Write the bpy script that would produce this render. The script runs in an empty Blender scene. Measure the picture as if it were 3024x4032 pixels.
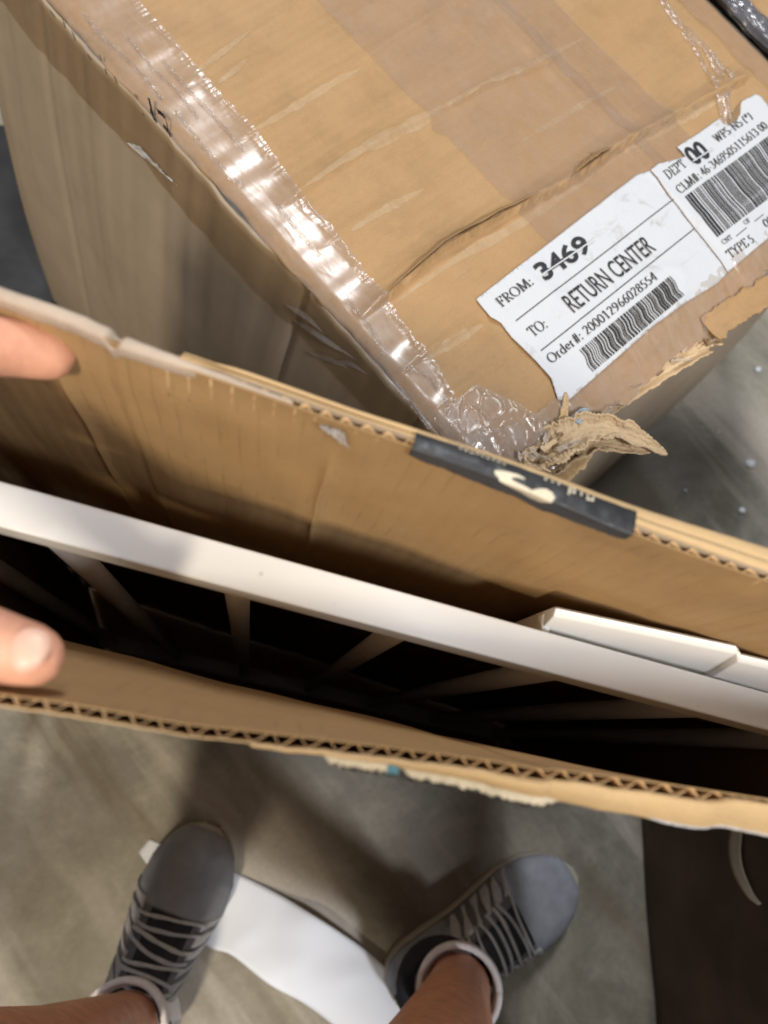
import bpy, bmesh, math, random
import numpy as np
from mathutils import Vector, Matrix, noise
from mathutils.geometry import delaunay_2d_cdt
random.seed(7)
S = bpy.context.scene
COL = S.collection

# ------------------------------------------------------------------ camera
F_PX, W_PX, H_PX = 3028.0, 3024.0, 4032.0
CAM_H = 1.0
nadir = (980.0, 2865.0)              # where plumb lines meet in the picture
n = Vector(((nadir[0]-W_PX/2)/F_PX, (H_PX/2-nadir[1])/F_PX, -1.0)).normalized()
Zb = -n
Xb = Vector((1, 0, 0)); Xb = (Xb - Zb*Xb.dot(Zb)).normalized()
Yb = Zb.cross(Xb)
R3 = Matrix((Xb, Yb, Zb))            # camera space -> world
CAM = Vector((0, 0, CAM_H))
cam_data = bpy.data.cameras.new('camera')
cam = bpy.data.objects.new('camera', cam_data)
COL.objects.link(cam)
cam.matrix_world = Matrix.Translation(CAM) @ R3.to_4x4()
cam_data.sensor_fit = 'VERTICAL'
cam_data.sensor_height = 9.8
cam_data.lens = 9.8*F_PX/H_PX
cam_data.clip_start = 0.01
cam_data.clip_end = 100
cam_data.dof.use_dof = True
cam_data.dof.focus_distance = 0.43
cam_data.dof.aperture_fstop = 2.0
S.camera = cam

# ------------------------------------------------------------------ world and lamps
world = bpy.data.worlds.new('World'); S.world = world; world.use_nodes = True
bg = world.node_tree.nodes['Background']
bg.inputs[0].default_value = (0.95, 0.95, 1.0, 1)
bg.inputs[1].default_value = 0.13

def area_lamp(name, loc, target, power, size, colour, size_y=None):
    d = bpy.data.lights.new(name, 'AREA'); d.energy = power
    d.shape = 'RECTANGLE'; d.size = size; d.size_y = size_y or size; d.color = colour
    o = bpy.data.objects.new(name, d); COL.objects.link(o)
    o.location = loc
    o.rotation_euler = (Vector(target)-Vector(loc)).to_track_quat('-Z', 'Y').to_euler()
    return o
area_lamp('ceiling_or_fill_lamp', (0.3, 3.3, 4.3), (0, 0.1, 0.5), 120, 0.4, (0.93, 0.96, 1.0), 0.9)
area_lamp('ceiling_or_fill_lamp', (-1.5, -2.3, 4.4), (0, 0.1, 0.5), 180, 0.35, (1.0, 0.87, 0.67), 0.7)
area_lamp('ceiling_or_fill_lamp', (1.7, -2.1, 4.4), (0, 0.1, 0.5), 150, 0.4, (0.95, 0.97, 1.0), 0.9)
area_lamp('ceiling_or_fill_lamp', (0.5, 1.35, 4.8), (0.1, 0, 0.5), 34, 0.4, (0.92, 0.95, 1.0), 0.9)  # unseen fill added overhead to brighten the right end of the rail
S.view_settings.view_transform = 'Standard'
S.view_settings.look = 'None'
S.view_settings.gamma = 1
S.view_settings.use_curve_mapping = False
S.view_settings.exposure = -0.06
S.render.engine = 'CYCLES'
S.cycles.use_denoising = True
S.cycles.max_bounces = 10
S.cycles.transparent_max_bounces = 16

# ------------------------------------------------------------------ helpers
def P(u, v, z):
    """world point at height z that lies on the sight line of photo pixel (u, v)"""
    d = R3 @ Vector(((u-W_PX/2)/F_PX, (H_PX/2-v)/F_PX, -1.0))
    return CAM + d*((z-CAM_H)/d.z)

def sm(x, a=0.0, b=1.0):
    t = min(1, max(0, (x-a)/(b-a))); return t*t*(3-2*t)

def nz(x, y=0.0, z=0.0):
    return noise.noise(Vector((x, y, z)))

def tag(o, label, cat, group=None):
    o['label'] = label; o['category'] = cat
    if group: o['group'] = group
    return o

def thing(name, loc, label, cat, group=None):
    o = bpy.data.objects.new(name, None); COL.objects.link(o)
    o.location = loc; o.empty_display_size = 0.05
    return tag(o, label, cat, group)

def wloc(o):
    v = Vector(o.location)
    return v if o.parent is None else Vector((0, 0, 0)) if o.type == 'MESH' else v

def link(name, me, mat, parent=None, smooth=True):
    o = bpy.data.objects.new(name, me); COL.objects.link(o)
    if mat:
        if not isinstance(mat, (list, tuple)): mat = [mat]
        for m in mat: me.materials.append(m)
    if parent is not None:
        o.parent = parent
        if parent.type == 'EMPTY':
            o.matrix_parent_inverse = Matrix.Translation(-Vector(parent.location))
    if smooth:
        me.polygons.foreach_set('use_smooth', [True]*len(me.polygons))
    return o

def mesh(name, verts, faces, mat, parent=None, smooth=True):
    me = bpy.data.meshes.new(name)
    me.from_pydata([tuple(v) for v in verts], [], faces); me.update()
    return link(name, me, mat, parent, smooth)

def grid(name, nu, nv, fn, mat, parent=None, solid=0.0, smooth=True, off=-1):
    vs = [fn(i/(nu-1), j/(nv-1)) for i in range(nu) for j in range(nv)]
    fs = [(i*nv+j, (i+1)*nv+j, (i+1)*nv+j+1, i*nv+j+1) for i in range(nu-1) for j in range(nv-1)]
    o = mesh(name, vs, fs, mat, parent, smooth)
    if solid:
        m = o.modifiers.new('thickness', 'SOLIDIFY'); m.thickness = solid; m.offset = off
    return o

def catmull(pts, nn):
    """smooth resample of a 3D polyline by arc length"""
    pts = [Vector(p) for p in pts]
    dense = []
    for i in range(len(pts)-1):
        p0 = pts[max(i-1, 0)]; p1 = pts[i]; p2 = pts[i+1]; p3 = pts[min(i+2, len(pts)-1)]
        for k in range(24):
            t = k/24
            dense.append(0.5*((2*p1)+(p2-p0)*t+(2*p0-5*p1+4*p2-p3)*t*t+(3*p1-p0-3*p2+p3)*t**3))
    dense.append(pts[-1])
    L = [0]
    for a, b in zip(dense, dense[1:]): L.append(L[-1]+(b-a).length)
    out = []; j = 0
    for k in range(nn):
        d = L[-1]*k/(nn-1)
        while j < len(L)-2 and L[j+1] < d: j += 1
        t = (d-L[j])/max(1e-9, L[j+1]-L[j])
        out.append(dense[j].lerp(dense[j+1], min(1, max(0, t))))
    return out

class Path:
    """a rim line with arc length, tangent and horizontal normal"""
    def __init__(self, pts, nn=600):
        self.p = catmull(pts, nn); self.n = nn
        self.len = sum((b-a).length for a, b in zip(self.p, self.p[1:]))
    def at(self, s):
        x = min(1, max(0, s))*(self.n-1); i = min(self.n-2, int(x)); return self.p[i].lerp(self.p[i+1], x-i)
    def nrm(self, s):
        d = self.at(min(1, s+0.01))-self.at(max(0, s-0.01)); d.z = 0; d.normalize()
        return Vector((-d.y, d.x, 0))
    def s_of_px(self, u):
        best = min(range(self.n), key=lambda i: abs(proj(self.p[i])[0]-u)); return best/(self.n-1)

def proj(p):
    c = R3.transposed() @ (Vector(p)-CAM)
    return W_PX/2+F_PX*c.x/-c.z, H_PX/2-F_PX*c.y/-c.z

def tube(verts, faces, pts, rad, seg=16, squash=None):
    """a tapered round limb with domed ends appended to verts / faces"""
    pts = [Vector(p) for p in pts]
    ext = []
    d0 = (pts[0]-pts[1]).normalized(); d1 = (pts[-1]-pts[-2]).normalized()
    rows = []
    for k in (0.985, 0.86, 0.5): rows.append((pts[0]+d0*rad[0]*k, rad[0]*math.sqrt(1-k*k)))
    for p, r in zip(pts, rad): rows.append((p, r))
    for k in (0.5, 0.86, 0.985): rows.append((pts[-1]+d1*rad[-1]*k, rad[-1]*math.sqrt(1-k*k)))
    base = len(verts); prev = None
    for i, (p, r) in enumerate(rows):
        a = rows[max(i-1, 0)][0]; b = rows[min(i+1, len(rows)-1)][0]
        t = (b-a).normalized()
        x = prev if prev is not None else (Vector((0, 0, 1)) if abs(t.z) < 0.9 else Vector((1, 0, 0)))
        x = (x-t*x.dot(t)).normalized(); prev = x; y = t.cross(x)
        for k in range(seg):
            an = 2*math.pi*k/seg
            q = x*math.cos(an)*(squash or 1)+y*math.sin(an)
            verts.append(p+q*r)
    for i in range(len(rows)-1):
        for k in range(seg):
            faces.append((base+i*seg+k, base+i*seg+(k+1) % seg, base+(i+1)*seg+(k+1) % seg, base+(i+1)*seg+k))
    faces.append(tuple(base+k for k in reversed(range(seg))))
    faces.append(tuple(base+(len(rows)-1)*seg+k for k in range(seg)))

def ball(verts, faces, c, r, seg=16, rings=10, rot=None):
    base = len(verts); c = Vector(c)
    for i in range(rings+1):
        th = math.pi*i/rings
        th = min(max(th, 0.02), math.pi-0.02)
        for k in range(seg):
            an = 2*math.pi*k/seg
            v = Vector((r[0]*math.sin(th)*math.cos(an), r[1]*math.sin(th)*math.sin(an), r[2]*math.cos(th)))
            verts.append(c+(rot @ v if rot else v))
    for i in range(rings):
        for k in range(seg):
            faces.append((base+i*seg+k, base+(i+1)*seg+k, base+(i+1)*seg+(k+1) % seg, base+i*seg+(k+1) % seg))
    faces.append(tuple(base+k for k in range(seg)))
    faces.append(tuple(base+rings*seg+k for k in reversed(range(seg))))

def remeshed(name, verts, faces, mat, parent, voxel, smooth=4):
    o = mesh(name, verts, faces, mat, parent)
    m = o.modifiers.new('remesh', 'REMESH'); m.mode = 'VOXEL'; m.voxel_size = voxel; m.use_smooth_shade = True
    m2 = o.modifiers.new('smooth', 'SMOOTH'); m2.factor = 0.5; m2.iterations = smooth
    return o

def box_mesh(c, size, rot=None, bevel=0.0, seg=2):
    bm = bmesh.new(); bmesh.ops.create_cube(bm, size=1)
    for v in bm.verts: v.co = Vector((v.co.x*size[0], v.co.y*size[1], v.co.z*size[2]))
    if bevel: bmesh.ops.bevel(bm, geom=bm.edges[:], offset=bevel, segments=seg, affect='EDGES', profile=0.6)
    for v in bm.verts: v.co = Vector(c)+((rot @ v.co) if rot else v.co)
    me = bpy.data.meshes.new('m'); bm.to_mesh(me); bm.free(); return me

# ------------------------------------------------------------------ materials
A_BOX = math.radians(42)             # the return carton is turned 42 degrees
def nodes(name):
    m = bpy.data.materials.new(name); m.use_nodes = True
    nt = m.node_tree; b = nt.nodes['Principled BSDF']
    return m, nt, b
def nd(nt, typ, **kw):
    x = nt.nodes.new(typ)
    for k, v in kw.items():
        if k.startswith('i_'): x.inputs[k[2:].replace('_', ' ')].default_value = v
        else: setattr(x, k, v)
    return x
def ramp(nt, stops, interp='LINEAR'):
    r = nt.nodes.new('ShaderNodeValToRGB'); r.color_ramp.interpolation = interp
    e = r.color_ramp.elements
    while len(e) < len(stops): e.new(0.5)
    for el, (p, c) in zip(e, stops):
        el.position = p; el.color = (c if len(c) == 4 else (*c, 1))
    return r
def mixc(nt, fac, a, b, mode='MIX'):
    x = nt.nodes.new('ShaderNodeMix'); x.data_type = 'RGBA'; x.blend_type = mode
    for sock, val in ((x.inputs[0], fac), (x.inputs[6], a), (x.inputs[7], b)):
        if hasattr(val, 'is_output'): nt.links.new(val, sock)
        else: sock.default_value = val if not isinstance(val, tuple) or len(val) == 4 else (*val, 1)
    return x.outputs[2]
def coords(nt, rotz=0.0, scale=(1, 1, 1)):
    tc = nt.nodes.new('ShaderNodeTexCoord'); mp = nt.nodes.new('ShaderNodeMapping')
    mp.inputs['Rotation'].default_value = (0, 0, rotz)
    nt.links.new(tc.outputs['Object'], mp.inputs['Vector'])
    if tuple(scale) == (1, 1, 1): return mp.outputs[0]
    m2 = nt.nodes.new('ShaderNodeMapping'); m2.inputs['Scale'].default_value = scale
    nt.links.new(mp.outputs[0], m2.inputs['Vector']); return m2.outputs[0]
def noise_tex(nt, vec, scale, detail=5, rough=0.55, dist=0.0):
    t = nt.nodes.new('ShaderNodeTexNoise')
    t.inputs['Scale'].default_value = scale; t.inputs['Detail'].default_value = detail
    t.inputs['Roughness'].default_value = rough; t.inputs['Distortion'].default_value = dist
    nt.links.new(vec, t.inputs['Vector']); return t.outputs[0]
def bump(nt, b, h, strength, dist, prev=None):
    x = nt.nodes.new('ShaderNodeBump'); x.inputs['Strength'].default_value = strength; x.inputs['Distance'].default_value = dist
    nt.links.new(h, x.inputs['Height'])
    if prev is not None: nt.links.new(prev, x.inputs['Normal'])
    nt.links.new(x.outputs[0], b.inputs['Normal']); return x.outputs[0]

def cardboard(name, base, rotz=0.0, flute=None, mottled=0.16, rough=0.75, fibre=1.0, scuff=0.25, vert=False, gloss=0.18):
    """kraft board: mottled pulp, short fibres along one way, faint flute lines showing through"""
    m, nt, b = nodes(name)
    v = coords(nt, rotz)
    n1 = noise_tex(nt, v, 26, 6, 0.6)
    n2 = noise_tex(nt, coords(nt, rotz, (1, 9, 1) if not vert else (1, 1, 9)), 260, 4, 0.7)
    n3 = noise_tex(nt, v, 6, 4, 0.6)
    d = tuple(c*(1-mottled*1.5) for c in base); l = tuple(min(1, c*(1+mottled)) for c in base)
    r = ramp(nt, [(0.28, d), (0.5, base), (0.75, l)]); nt.links.new(n1, r.inputs[0])
    c = mixc(nt, 0.35*fibre, r.outputs[0], ramp_of(nt, n2, [(0.3, tuple(x*0.62 for x in base)), (0.7, tuple(min(1, x*1.22) for x in base))]))
    w = ramp(nt, [(0.45, (0, 0, 0)), (0.8, (scuff,)*3)]); nt.links.new(n3, w.inputs[0])
    c = mixc(nt, w.outputs[0], c, tuple(min(1, x*0.85+0.10) for x in base))
    hsum = n2
    prev = bump(nt, b, hsum, 0.10, 0.0006)
    if flute:
        ww = nt.nodes.new('ShaderNodeTexWave'); ww.wave_type = 'BANDS'; ww.bands_direction = flute[1]
        ww.inputs['Scale'].default_value = 2*math.pi/(flute[0]*20)
        ww.inputs['Distortion'].default_value = 1.2; ww.inputs['Detail'].default_value = 2; ww.inputs['Detail Scale'].default_value = 0.6
        nt.links.new(coords(nt, rotz), ww.inputs['Vector'])
        prev = bump(nt, b, ww.outputs['Fac'], flute[2], 0.0012, prev)
        lines = ramp(nt, [(0.0, (1, 1, 1)), (0.10, (0, 0, 0))]); nt.links.new(ww.outputs['Fac'], lines.inputs[0])
        brk = ramp(nt, [(0.48, (0, 0, 0)), (0.66, (flute[3],)*3)]); nt.links.new(noise_tex(nt, v, 34, 3), brk.inputs[0])
        mul = mixc(nt, 1.0, lines.outputs[0], brk.outputs[0], 'MULTIPLY')
        c = mixc(nt, mul, c, tuple(x*0.35 for x in base))
    nt.links.new(c, b.inputs['Base Color'])
    b.inputs['Roughness'].default_value = rough; b.inputs['Specular IOR Level'].default_value = gloss
    return m
def ramp_of(nt, fac, stops):
    r = ramp(nt, stops); nt.links.new(fac, r.inputs[0]); return r.outputs[0]

def film(name, haze=0.16, tint=(0.93, 0.89, 0.85), hazecol=(0.70, 0.66, 0.68), rough=0.09, gloss=1.0, streak=0.0):
    """clear packing tape: see-through film, a little milky, shiny"""
    m, nt, b = nodes(name); nt.nodes.remove(b)
    out = nt.nodes['Material Output']
    tr = nt.nodes.new('ShaderNodeBsdfTransparent'); tr.inputs[0].default_value = (*tint, 1)
    df = nt.nodes.new('ShaderNodeBsdfDiffuse'); df.inputs[0].default_value = (*hazecol, 1)
    gl = nt.nodes.new('ShaderNodeBsdfGlossy'); gl.inputs['Roughness'].default_value = rough
    fr = nt.nodes.new('ShaderNodeLayerWeight'); fr.inputs['Blend'].default_value = 0.5
    pw = nt.nodes.new('ShaderNodeMath'); pw.operation = 'POWER'; pw.inputs[1].default_value = 5
    ma = nt.nodes.new('ShaderNodeMath'); ma.operation = 'MULTIPLY_ADD'; ma.inputs[1].default_value = 0.8; ma.inputs[2].default_value = 0.05
    fm = nt.nodes.new('ShaderNodeMath'); fm.operation = 'MULTIPLY'; fm.inputs[1].default_value = gloss; fm.use_clamp = True
    nt.links.new(fr.outputs['Facing'], pw.inputs[0]); nt.links.new(pw.outputs[0], ma.inputs[0]); nt.links.new(ma.outputs[0], fm.inputs[0])
    v = coords(nt)
    hz = ramp(nt, [(0.3, (haze*0.45,)*3), (0.75, (min(1, haze*1.7),)*3)]); nt.links.new(noise_tex(nt, coords(nt, -A_BOX, (2.2, 0.8, 1)), 42, 6, 0.7, 0.8), hz.inputs[0])
    rv = nt.nodes.new('ShaderNodeMapRange'); rv.inputs[3].default_value = rough*0.6; rv.inputs[4].default_value = rough*1.9
    nt.links.new(noise_tex(nt, v, 70, 3), rv.inputs[0]); nt.links.new(rv.outputs[0], gl.inputs['Roughness'])
    m1 = nt.nodes.new('ShaderNodeMixShader'); m2 = nt.nodes.new('ShaderNodeMixShader')
    nt.links.new(hz.outputs[0], m1.inputs[0]); nt.links.new(tr.outputs[0], m1.inputs[1]); nt.links.new(df.outputs[0], m1.inputs[2])
    nt.links.new(fm.outputs[0], m2.inputs[0]); nt.links.new(m1.outputs[0], m2.inputs[1]); nt.links.new(gl.outputs[0], m2.inputs[2])
    nt.links.new(m2.outputs[0], out.inputs[0])
    if streak:
        bp = nt.nodes.new('ShaderNodeBump'); bp.inputs['Strength'].default_value = streak; bp.inputs['Distance'].default_value = 0.001
        nt.links.new(noise_tex(nt, v, 160, 3, 0.6, 1.0), bp.inputs['Height'])
        for g in (gl, fr): nt.links.new(bp.outputs[0], g.inputs['Normal'])
    return m

def plain(name, col, rough=0.5, spec=0.4, var=0.08, scale=40, bmp=0.0, bscale=200, bdist=0.0008, sss=0.0):
    m, nt, b = nodes(name); v = coords(nt)
    c = ramp_of(nt, noise_tex(nt, v, scale, 5), [(0.3, tuple(x*(1-var) for x in col)), (0.7, tuple(min(1, x*(1+var)) for x in col))])
    nt.links.new(c, b.inputs['Base Color']); b.inputs['Roughness'].default_value = rough
    b.inputs['Specular IOR Level'].default_value = spec
    if bmp: bump(nt, b, noise_tex(nt, v, bscale, 4), bmp, bdist)
    if sss:
        b.inputs['Subsurface Weight'].default_value = sss; b.inputs['Subsurface Radius'].default_value = (1, 0.35, 0.2)
        b.inputs['Subsurface Scale'].default_value = 0.004
    return m

KRAFT = (0.36, 0.224, 0.110)
M = {}
M['kraft_top'] = cardboard('kraft_top', KRAFT, -A_BOX, (0.0085, 'Y', 0.14, 0.10), 0.14, 0.62, 1.0, 0.22)
M['kraft_side'] = cardboard('kraft_side', (0.34, 0.27, 0.20), -A_BOX, None, 0.07, 0.6, 0.35, 0.2, True)
M['kraft_in'] = cardboard('kraft_in', (0.39, 0.248, 0.118), math.radians(17), (0.0078, 'X', 0.10, 0.26), 0.08, 0.7, 0.8, 0.12, True)
M['kraft_rim'] = cardboard('kraft_rim', (0.52, 0.36, 0.19), math.radians(17), None, 0.10, 0.6, 0.8, 0.35)
M['kraft_pale'] = cardboard('kraft_pale', (0.42, 0.34, 0.27), 0, None, 0.32, 0.8, 0.8, 0.6)
M['flute'] = cardboard('flute', (0.55, 0.37, 0.20), 0, None, 0.15, 0.8, 0.6, 0.2)
M['torn'] = cardboard('torn', (0.56, 0.41, 0.25), 0.4, None, 0.30, 0.9, 1.6, 0.5)
M['torn_dark'] = cardboard('torn_dark', (0.24, 0.16, 0.09), 0.4, None, 0.35, 0.9, 1.5, 0.2)
M['film'] = film('film', 0.14, (0.95, 0.92, 0.88), (0.64, 0.60, 0.59), 0.19, 1.1)
M['film_flat'] = film('film_flat', 0.13, (0.93, 0.90, 0.87), (0.50, 0.43, 0.37), 0.42, 0.22, 0.1)
M['film_side'] = film('film_side', 0.05, (0.84, 0.77, 0.65), (0.6, 0.55, 0.52), 0.2, 0.6, 0.1)
M['film_white'] = film('film_white', 0.55, (0.95, 0.95, 0.97), (0.75, 0.76, 0.80), 0.10, 1.2)
M['film_grey'] = film('film_grey', 0.45, (0.42, 0.42, 0.45), (0.22, 0.22, 0.25), 0.10, 1.6)
M['ink'] = plain('ink', (0.022, 0.023, 0.028), 0.6, 0.3, 0.3, 300)
M['ink_grey'] = plain('ink_grey', (0.06, 0.06, 0.07), 0.6, 0.3, 0.4, 300)
M['black_tape'] = plain('black_tape', (0.028, 0.029, 0.032), 0.38, 0.5, 0.35, 60, 0.3, 300)
M['cream'] = plain('cream', (0.60, 0.53, 0.41), 0.6, 0.3, 0.12, 120, 0.2, 300)
M['blue'] = plain('blue', (0.10, 0.24, 0.31), 0.6)
M['white_paint'] = None
M['rubber'] = plain('rubber', (0.40, 0.36, 0.30), 0.7)
M['shoe_grey'] = plain('shoe_grey', (0.27, 0.285, 0.315), 0.85, 0.2, 0.12, 60, 0.4, 900)
M['shoe_light'] = plain('shoe_light', (0.42, 0.42, 0.44), 0.8, 0.2, 0.15, 90, 0.3, 700)
M['shoe_dark'] = plain('shoe_dark', (0.03, 0.03, 0.035), 0.85, 0.2, 0.3, 60)
M['shoe_mid'] = plain('shoe_mid', (0.15, 0.147, 0.157), 0.85, 0.2, 0.25, 60, 0.4, 900)
M['lace'] = plain('lace', (0.46, 0.455, 0.445), 0.85, 0.2, 0.15, 200)
M['sock'] = plain('sock', (0.86, 0.85, 0.87), 0.9, 0.1, 0.08, 100, 0.4, 700)
M['skin'] = plain('skin', (0.70, 0.35, 0.23), 0.48, 0.35, 0.16, 70, 0.35, 900, 0.0006, 0.12)
M['nail'] = plain('nail', (0.66, 0.42, 0.32), 0.40, 0.5, 0.05, 80)
M['cloth_dark'] = plain('cloth_dark', (0.045, 0.048, 0.06), 0.9, 0.1, 0.2, 50)
M['cloth_blue'] = plain('cloth_blue', (0.07, 0.09, 0.13), 0.9, 0.1, 0.2, 50)
M['hair'] = plain('hair', (0.02, 0.014, 0.01), 0.6, 0.3)
M['dark_board'] = plain('dark_board', (0.080, 0.056, 0.039), 0.7, 0.25, 0.6, 5, 0.1, 90)
M['shade_black'] = plain('shade_black', (0.030, 0.031, 0.034), 0.8, 0.3, 0.4, 14, 0.4, 160)
M['strap'] = plain('strap', (0.20, 0.17, 0.125), 0.7)
M['strap_grey'] = plain('strap_grey', (0.30, 0.34, 0.38), 0.7)
def white_paint():
    m, nt, b = nodes('white_paint'); v = coords(nt)
    spots = ramp(nt, [(0.0, (1, 1, 1)), (0.10, (0, 0, 0))])
    vo = nt.nodes.new('ShaderNodeTexVoronoi'); vo.inputs['Scale'].default_value = 62; nt.links.new(v, vo.inputs['Vector'])
    nt.links.new(vo.outputs['Distance'], spots.inputs[0])
    sel = ramp(nt, [(0.50, (0, 0, 0)), (0.60, (0.8, 0.8, 0.8))]); nt.links.new(noise_tex(nt, v, 60, 2), sel.inputs[0])
    f = mixc(nt, 1.0, spots.outputs[0], sel.outputs[0], 'MULTIPLY')
    base = ramp_of(nt, noise_tex(nt, v, 14, 4), [(0.3, (0.76, 0.75, 0.73)), (0.7, (0.82, 0.81, 0.79))])
    nt.links.new(mixc(nt, f, base, (0.30, 0.28, 0.25)), b.inputs['Base Color'])
    b.inputs['Roughness'].default_value = 0.32; b.inputs['Specular IOR Level'].default_value = 0.45
    bump(nt, b, noise_tex(nt, v, 240, 2), 0.03, 0.0005)
    return m
M['white_paint'] = white_paint()
def label_paper():
    m, nt, b = nodes('label_paper'); v = coords(nt)
    n1 = noise_tex(nt, v, 55, 7, 0.7, 0.8); n2 = noise_tex(nt, v, 16, 4)
    dirt = ramp(nt, [(0.56, (0, 0, 0)), (0.70, (0.55, 0.55, 0.55))]); nt.links.new(n1, dirt.inputs[0])
    reg = ramp(nt, [(0.48, (0, 0, 0)), (0.62, (1, 1, 1))]); nt.links.new(n2, reg.inputs[0])
    f = mixc(nt, 1.0, dirt.outputs[0], reg.outputs[0], 'MULTIPLY')
    nt.links.new(mixc(nt, f, (0.52, 0.54, 0.58), (0.27, 0.25, 0.235)), b.inputs['Base Color'])
    b.inputs['Roughness'].default_value = 0.5; b.inputs['Specular IOR Level'].default_value = 0.3
    bump(nt, b, noise_tex(nt, v, 45, 4, 0.6, 1.5), 0.35, 0.002)
    return m
M['label_paper'] = label_paper()
M['paper'] = plain('paper', (0.70, 0.73, 0.80), 0.55, 0.3, 0.04, 12)
def concrete():
    m, nt, b = nodes('concrete'); v = coords(nt)
    n1 = noise_tex(nt, v, 4.5, 9, 0.66, 0.6); n2 = noise_tex(nt, v, 14, 6, 0.6, 0.5); n3 = noise_tex(nt, v, 1.1, 3)
    c = ramp_of(nt, n1, [(0.37, (0.075, 0.064, 0.045)), (0.49, (0.165, 0.158, 0.138)), (0.58, (0.29, 0.27, 0.23))])
    c2 = ramp_of(nt, n2, [(0.35, (0.11, 0.105, 0.09)), (0.65, (0.25, 0.24, 0.215))])
    c = mixc(nt, 0.3, c, c2)
    yel = ramp(nt, [(0.45, (0, 0, 0)), (0.68, (0.55,)*3)]); nt.links.new(n3, yel.inputs[0])
    c = mixc(nt, yel.outputs[0], c, (0.22, 0.185, 0.125))
    # long streaks: light stripes and shadows painted into the floor colour
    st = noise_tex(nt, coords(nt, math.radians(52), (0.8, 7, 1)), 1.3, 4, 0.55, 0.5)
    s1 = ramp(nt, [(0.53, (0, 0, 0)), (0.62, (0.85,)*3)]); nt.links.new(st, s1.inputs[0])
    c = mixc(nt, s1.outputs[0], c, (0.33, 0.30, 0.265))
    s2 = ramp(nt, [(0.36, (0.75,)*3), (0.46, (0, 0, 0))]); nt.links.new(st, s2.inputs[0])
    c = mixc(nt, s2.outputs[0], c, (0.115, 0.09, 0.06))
    vo = nt.nodes.new('ShaderNodeTexVoronoi'); vo.inputs['Scale'].default_value = 5; nt.links.new(v, vo.inputs['Vector'])
    sp = ramp(nt, [(0.05, (0.6,)*3), (0.085, (0, 0, 0))]); nt.links.new(vo.outputs['Distance'], sp.inputs[0])
    c = mixc(nt, sp.outputs[0], c, (0.10, 0.085, 0.06))
    nt.links.new(c, b.inputs['Base Color'])
    gr = ramp(nt, [(0.40, (0.55,)*3), (0.62, (1.25,)*3)]); nt.links.new(noise_tex(nt, v, 130, 4, 0.7), gr.inputs[0])
    c = mixc(nt, 0.16, c, gr.outputs[0], 'MULTIPLY'); nt.links.new(c, b.inputs['Base Color'])
    rr = ramp(nt, [(0.3, (0.42,)*3), (0.7, (0.7,)*3)]); nt.links.new(n2, rr.inputs[0]); nt.links.new(rr.outputs[0], b.inputs['Roughness'])
    c = mixc(nt, 1.0, c, (1.22, 1.20, 1.14), 'MULTIPLY'); nt.links.new(c, b.inputs['Base Color'])
    bump(nt, b, n2, 0.08, 0.002)
    return m
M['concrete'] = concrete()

# ------------------------------------------------------------------ floor
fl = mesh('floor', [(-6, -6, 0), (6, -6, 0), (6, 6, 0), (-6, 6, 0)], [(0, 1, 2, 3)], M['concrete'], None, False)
fl['kind'] = 'structure'

# ================================================================== RETURN CARTON
ZT = 0.52
E1 = Vector((math.cos(A_BOX+math.pi/2), math.sin(A_BOX+math.pi/2), 0))   # along the left edge, away
E2 = Vector((math.cos(A_BOX), math.sin(A_BOX), 0))                       # along the front edge, right
pL = P(900, 775, ZT); pF = P(2640, 1425, ZT)
# origin: the nominal near corner
ab = pF-pL
O0 = pL - E1*(-(ab.dot(E1)))         # pL moved along E1 until level with pF
O0 = pL + E1*ab.dot(E1)
def loc_ab(p): d = Vector(p)-O0; return d.dot(E1), d.dot(E2)
def pa(u, v): return loc_ab(P(u, v, ZT))
BW = pa(2880, 60)[1]                 # width of the carton
AL = 0.62                            # length, running out of the picture
# creases: (pixel line), height, rise width, fall width
def seg(pts): return [pa(*p) for p in pts]
CREASES = [
    (seg([(1180, 770), (1500, 560), (1880, 360), (2150, 260)]), 0.0035, 0.030, 0.0035),
    (seg([(1490, 1200), (1740, 990), (1990, 850), (2230, 725), (2430, 588), (2620, 490), (2920, 320)]), 0.0078, 0.022, 0.0022),
    (seg([(1640, 1420), (1790, 1330), (1850, 1290)]), 0.0030, 0.020, 0.0030),
    (seg([(800, 300), (1000, 130), (1300, -60)]), 0.0012, 0.012, 0.004),
    (seg([(1000, 520), (1300, 330), (1700, 60)]), 0.0014, 0.016, 0.004),
    (seg([(1330, 930), (1600, 770), (1900, 560)]), 0.0014, 0.014, 0.004),
    (seg([(1780, 1560), (1900, 1480), (1960, 1440)]), 0.0022, 0.014, 0.003),
]
def crease_h(a, b, line, h, w1, w2):
    # signed distance along a, since all creases run across the carton
    pts = line
    if b < pts[0][1] or b > pts[-1][1]:
        e = min(abs(b-pts[0][1]), abs(b-pts[-1][1]))
        fade = max(0, 1-e/0.02)
        if fade <= 0: return 0.0
        bb = min(max(b, pts[0][1]), pts[-1][1])
    else: fade = 1; bb = b
    for (a0, b0), (a1, b1) in zip(pts, pts[1:]):
        if b0 <= bb <= b1 or (bb <= b1 and b1 == pts[-1][1]):
            t = (bb-b0)/max(1e-6, b1-b0); ac = a0+(a1-a0)*t; break
    else: ac = pts[-1][0]
    d = a-ac
    d += 0.0012*nz(b*70, h*999)
    if d > 0: k = max(0, 1-d/w1); return fade*h*k*k
    k = max(0, 1+d/w2); return fade*h*k*k
for_seam = pa(2260, 400)[1]
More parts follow.
